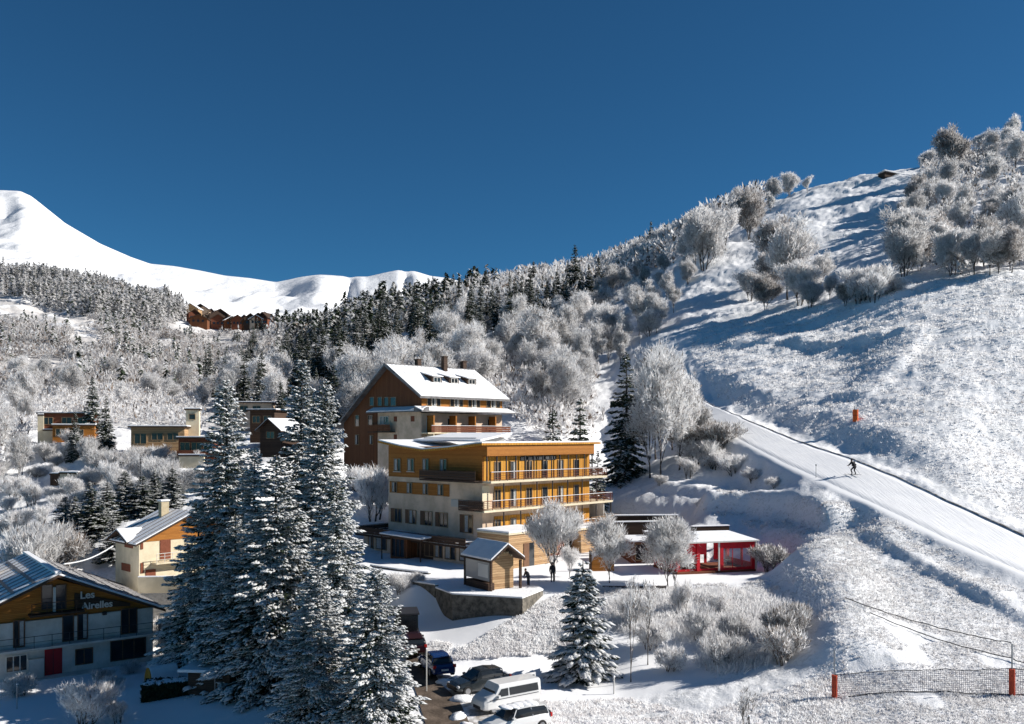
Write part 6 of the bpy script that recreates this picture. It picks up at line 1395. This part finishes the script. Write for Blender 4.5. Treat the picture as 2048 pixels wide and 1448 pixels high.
# ------------------------------------------------------------------ people
def person(name, loc, rz, joints, label, top='black', legs='black', scale=1., hat='black'):
    """one skinned body; joints: dict of 3-D points (facing -y)"""
    J = dict(pelvis=(0,0,.95), chest=(0,0,1.28), neck=(0,0,1.48), head=(0,-.01,1.60),
        shL=(.19,0,1.42), elL=(.25,.03,1.13), haL=(.25,-.05,.88), shR=(-.19,0,1.42), elR=(-.25,.03,1.13), haR=(-.25,-.05,.88),
        hipL=(.10,0,.92), knL=(.11,-.02,.50), anL=(.11,.02,.09), toL=(.12,-.15,.04), hipR=(-.10,0,.92), knR=(-.11,-.02,.50), anR=(-.11,.02,.09), toR=(-.12,-.15,.04))
    J.update(joints); names = list(J); ix = {n: i for i, n in enumerate(names)}
    E = [('pelvis','chest'),('chest','neck'),('neck','head'),('chest','shL'),('shL','elL'),('elL','haL'),('chest','shR'),('shR','elR'),('elR','haR'),('pelvis','hipL'),('hipL','knL'),('knL','anL'),('anL','toL'),('pelvis','hipR'),('hipR','knR'),('knR','anR'),('anR','toR')]
    rad = dict(pelvis=.15, chest=.17, neck=.065, head=.075, shL=.085, shR=.085, elL=.055, elR=.055, haL=.04, haR=.04, hipL=.105, hipR=.105, knL=.075, knR=.075, anL=.055, anR=.055, toL=.045, toR=.045)
    me = bpy.data.meshes.new('body'); me.from_pydata([J[n] for n in names], [(ix[a], ix[b]) for a, b in E], []); me.update()
    root = empty(name, loc, rz, label, 'person'); root.scale = (scale,)*3
    b = bpy.data.objects.new('body', me); COL.objects.link(b); b.parent = root
    sk = b.modifiers.new('skin', 'SKIN'); sk.use_smooth_shade = True
    for n in names:
        v = me.skin_vertices[0].data[ix[n]]; v.radius = (rad[n], rad[n]); v.use_root = (n == 'pelvis')
    su = b.modifiers.new('sub', 'SUBSURF'); su.levels = 1; su.render_levels = 1; me.materials.append(M[legs])
    hd_ = Vector(J['head']); hm = MB().lump((hd_.x, hd_.y, hd_.z+.06), .085, .10, .125, 0, 12, 8); hm.lump((hd_.x, hd_.y-.10, hd_.z+.05), .016, .02, .022, 1, 6, 4); hm.build('head', 'skin', root, smooth=True)
    MB().lump((hd_.x, hd_.y+.015, hd_.z+.10), .097, .11, .11, 0, 12, 6).build('hat', hat, root, smooth=True)
    c, p = Vector(J['chest']), Vector(J['pelvis']); nk = Vector(J['neck'])
    jm = bpy.data.meshes.new('jacket'); pts = [p, c, nk-(nk-c)*.25, J['shL'], J['elL'], tuple(Vector(J['elL']).lerp(Vector(J['haL']), .8)), J['shR'], J['elR'], tuple(Vector(J['elR']).lerp(Vector(J['haR']), .8))]
    jm.from_pydata([tuple(q) for q in pts], [(0,1),(1,2),(1,3),(3,4),(4,5),(1,6),(6,7),(7,8)], []); jo = bpy.data.objects.new('jacket', jm); COL.objects.link(jo); jo.parent = root; jm.materials.append(M[top])
    jo.modifiers.new('skin', 'SKIN').use_smooth_shade = True
    for i, r_ in enumerate((.175, .20, .10, .105, .075, .06, .105, .075, .06)): v = jm.skin_vertices[0].data[i]; v.radius = (r_, r_); v.use_root = i == 0
    jo.modifiers.new('sub', 'SUBSURF').levels = 1
    hands = MB()
    for s_ in 'LR':
        h_, e_ = Vector(J['ha'+s_]), Vector(J['el'+s_]); d = (h_-e_).normalized(); sd__ = d.cross(Vector((0, 1, 0))).normalized()
        hands.lump(h_+d*.03, .035, .03, .045, 2, 6, 4)
        for k in range(4): q = h_+d*.06+sd__*(.012*(k-1.5)*1.6); hands.tube([q, q+d*.05+Vector((0,-.012,0)), q+d*(.07+.008*(k in (1,2)))+Vector((0,-.03,0))], .009, 5, .007)
        q = h_+sd__*.03; hands.tube([q, q+sd__*.025+d*.035+Vector((0,-.02,0))], .011, 5, .008)
    hands.build('hands', 'skin', root, smooth=True)
    return root
M['bluejacket'] = mat('blue_grey_jacket', (.16,.20,.26), .8); M['darkjacket'] = mat('dark_jacket', (.03,.03,.04), .8); M['jeans'] = mat('dark_trousers', (.03,.035,.05), .9); M['redjacket'] = mat('dark_red_jacket', (.14,.02,.02), .8)
x, y, z = on(1057, 79.5); person('person', (x, y, z), radians(-60), dict(chest=(0,-.12,1.26), neck=(0,-.24,1.43), head=(0,-.32,1.52), shL=(.19,-.20,1.37), shR=(-.19,-.20,1.37), elL=(.24,-.28,1.10), haL=(.16,-.42,.95), elR=(-.24,-.28,1.10), haR=(-.16,-.42,.95)), 'person in dark clothes leaning forward beside the wooden kiosk', 'darkjacket', 'jeans')
x, y, z = on(1105, 81.4); person('person', (x, y, z), radians(20), dict(knL=(.10,-.05,.50)), 'person in black standing under the broom shaped frosted tree', 'black', 'black')
x, y, z = on(1235, 128); person('person', (x, y, z), radians(-75), dict(chest=(0,-.06,1.27), neck=(0,-.12,1.46), head=(0,-.15,1.57), knL=(.10,-.20,.55), anL=(.10,-.18,.12), toL=(.1,-.33,.06), anR=(-.10,.25,.12), toR=(-.1,.10,.06)), 'person in dark clothes walking on the track right of the hotel', 'darkjacket', 'black')
x, y, z = on(1708, 99.5, .22)
skr = person('skier', (x, y, z), radians(205), dict(pelvis=(0,.12,.82), chest=(0,-.10,1.10), neck=(0,-.24,1.27), head=(0,-.32,1.37), shL=(.19,-.18,1.23), shR=(-.19,-.18,1.23), elL=(.34,-.25,1.0), haL=(.32,-.50,.92), elR=(-.34,-.25,1.0), haR=(-.32,-.50,.92),
   hipL=(.10,.10,.80), knL=(.22,-.18,.50), anL=(.26,.02,.12), toL=(.26,-.14,.08), hipR=(-.10,.10,.80), knR=(-.16,-.14,.48), anR=(-.18,.06,.12), toR=(-.18,-.10,.08)), 'skier in dark clothes crouching down the piste', 'black', 'black', 1.12)
for s, ang in ((.26, .10), (-.18, -.10)):
    k = MB().prism([(-.95, .055), (-.75, .03), (.75, .03), (.75, .05), (-.75, .05), (-.93, .075)], 'x', s-.045, s+.045); k.build('ski', 'dark', skr)
for s in (.32, -.32): MB().tube([(s, -.5, .92), (s*1.25, .35, .15)], .012, 5).build('ski_pole', 'dark', skr)
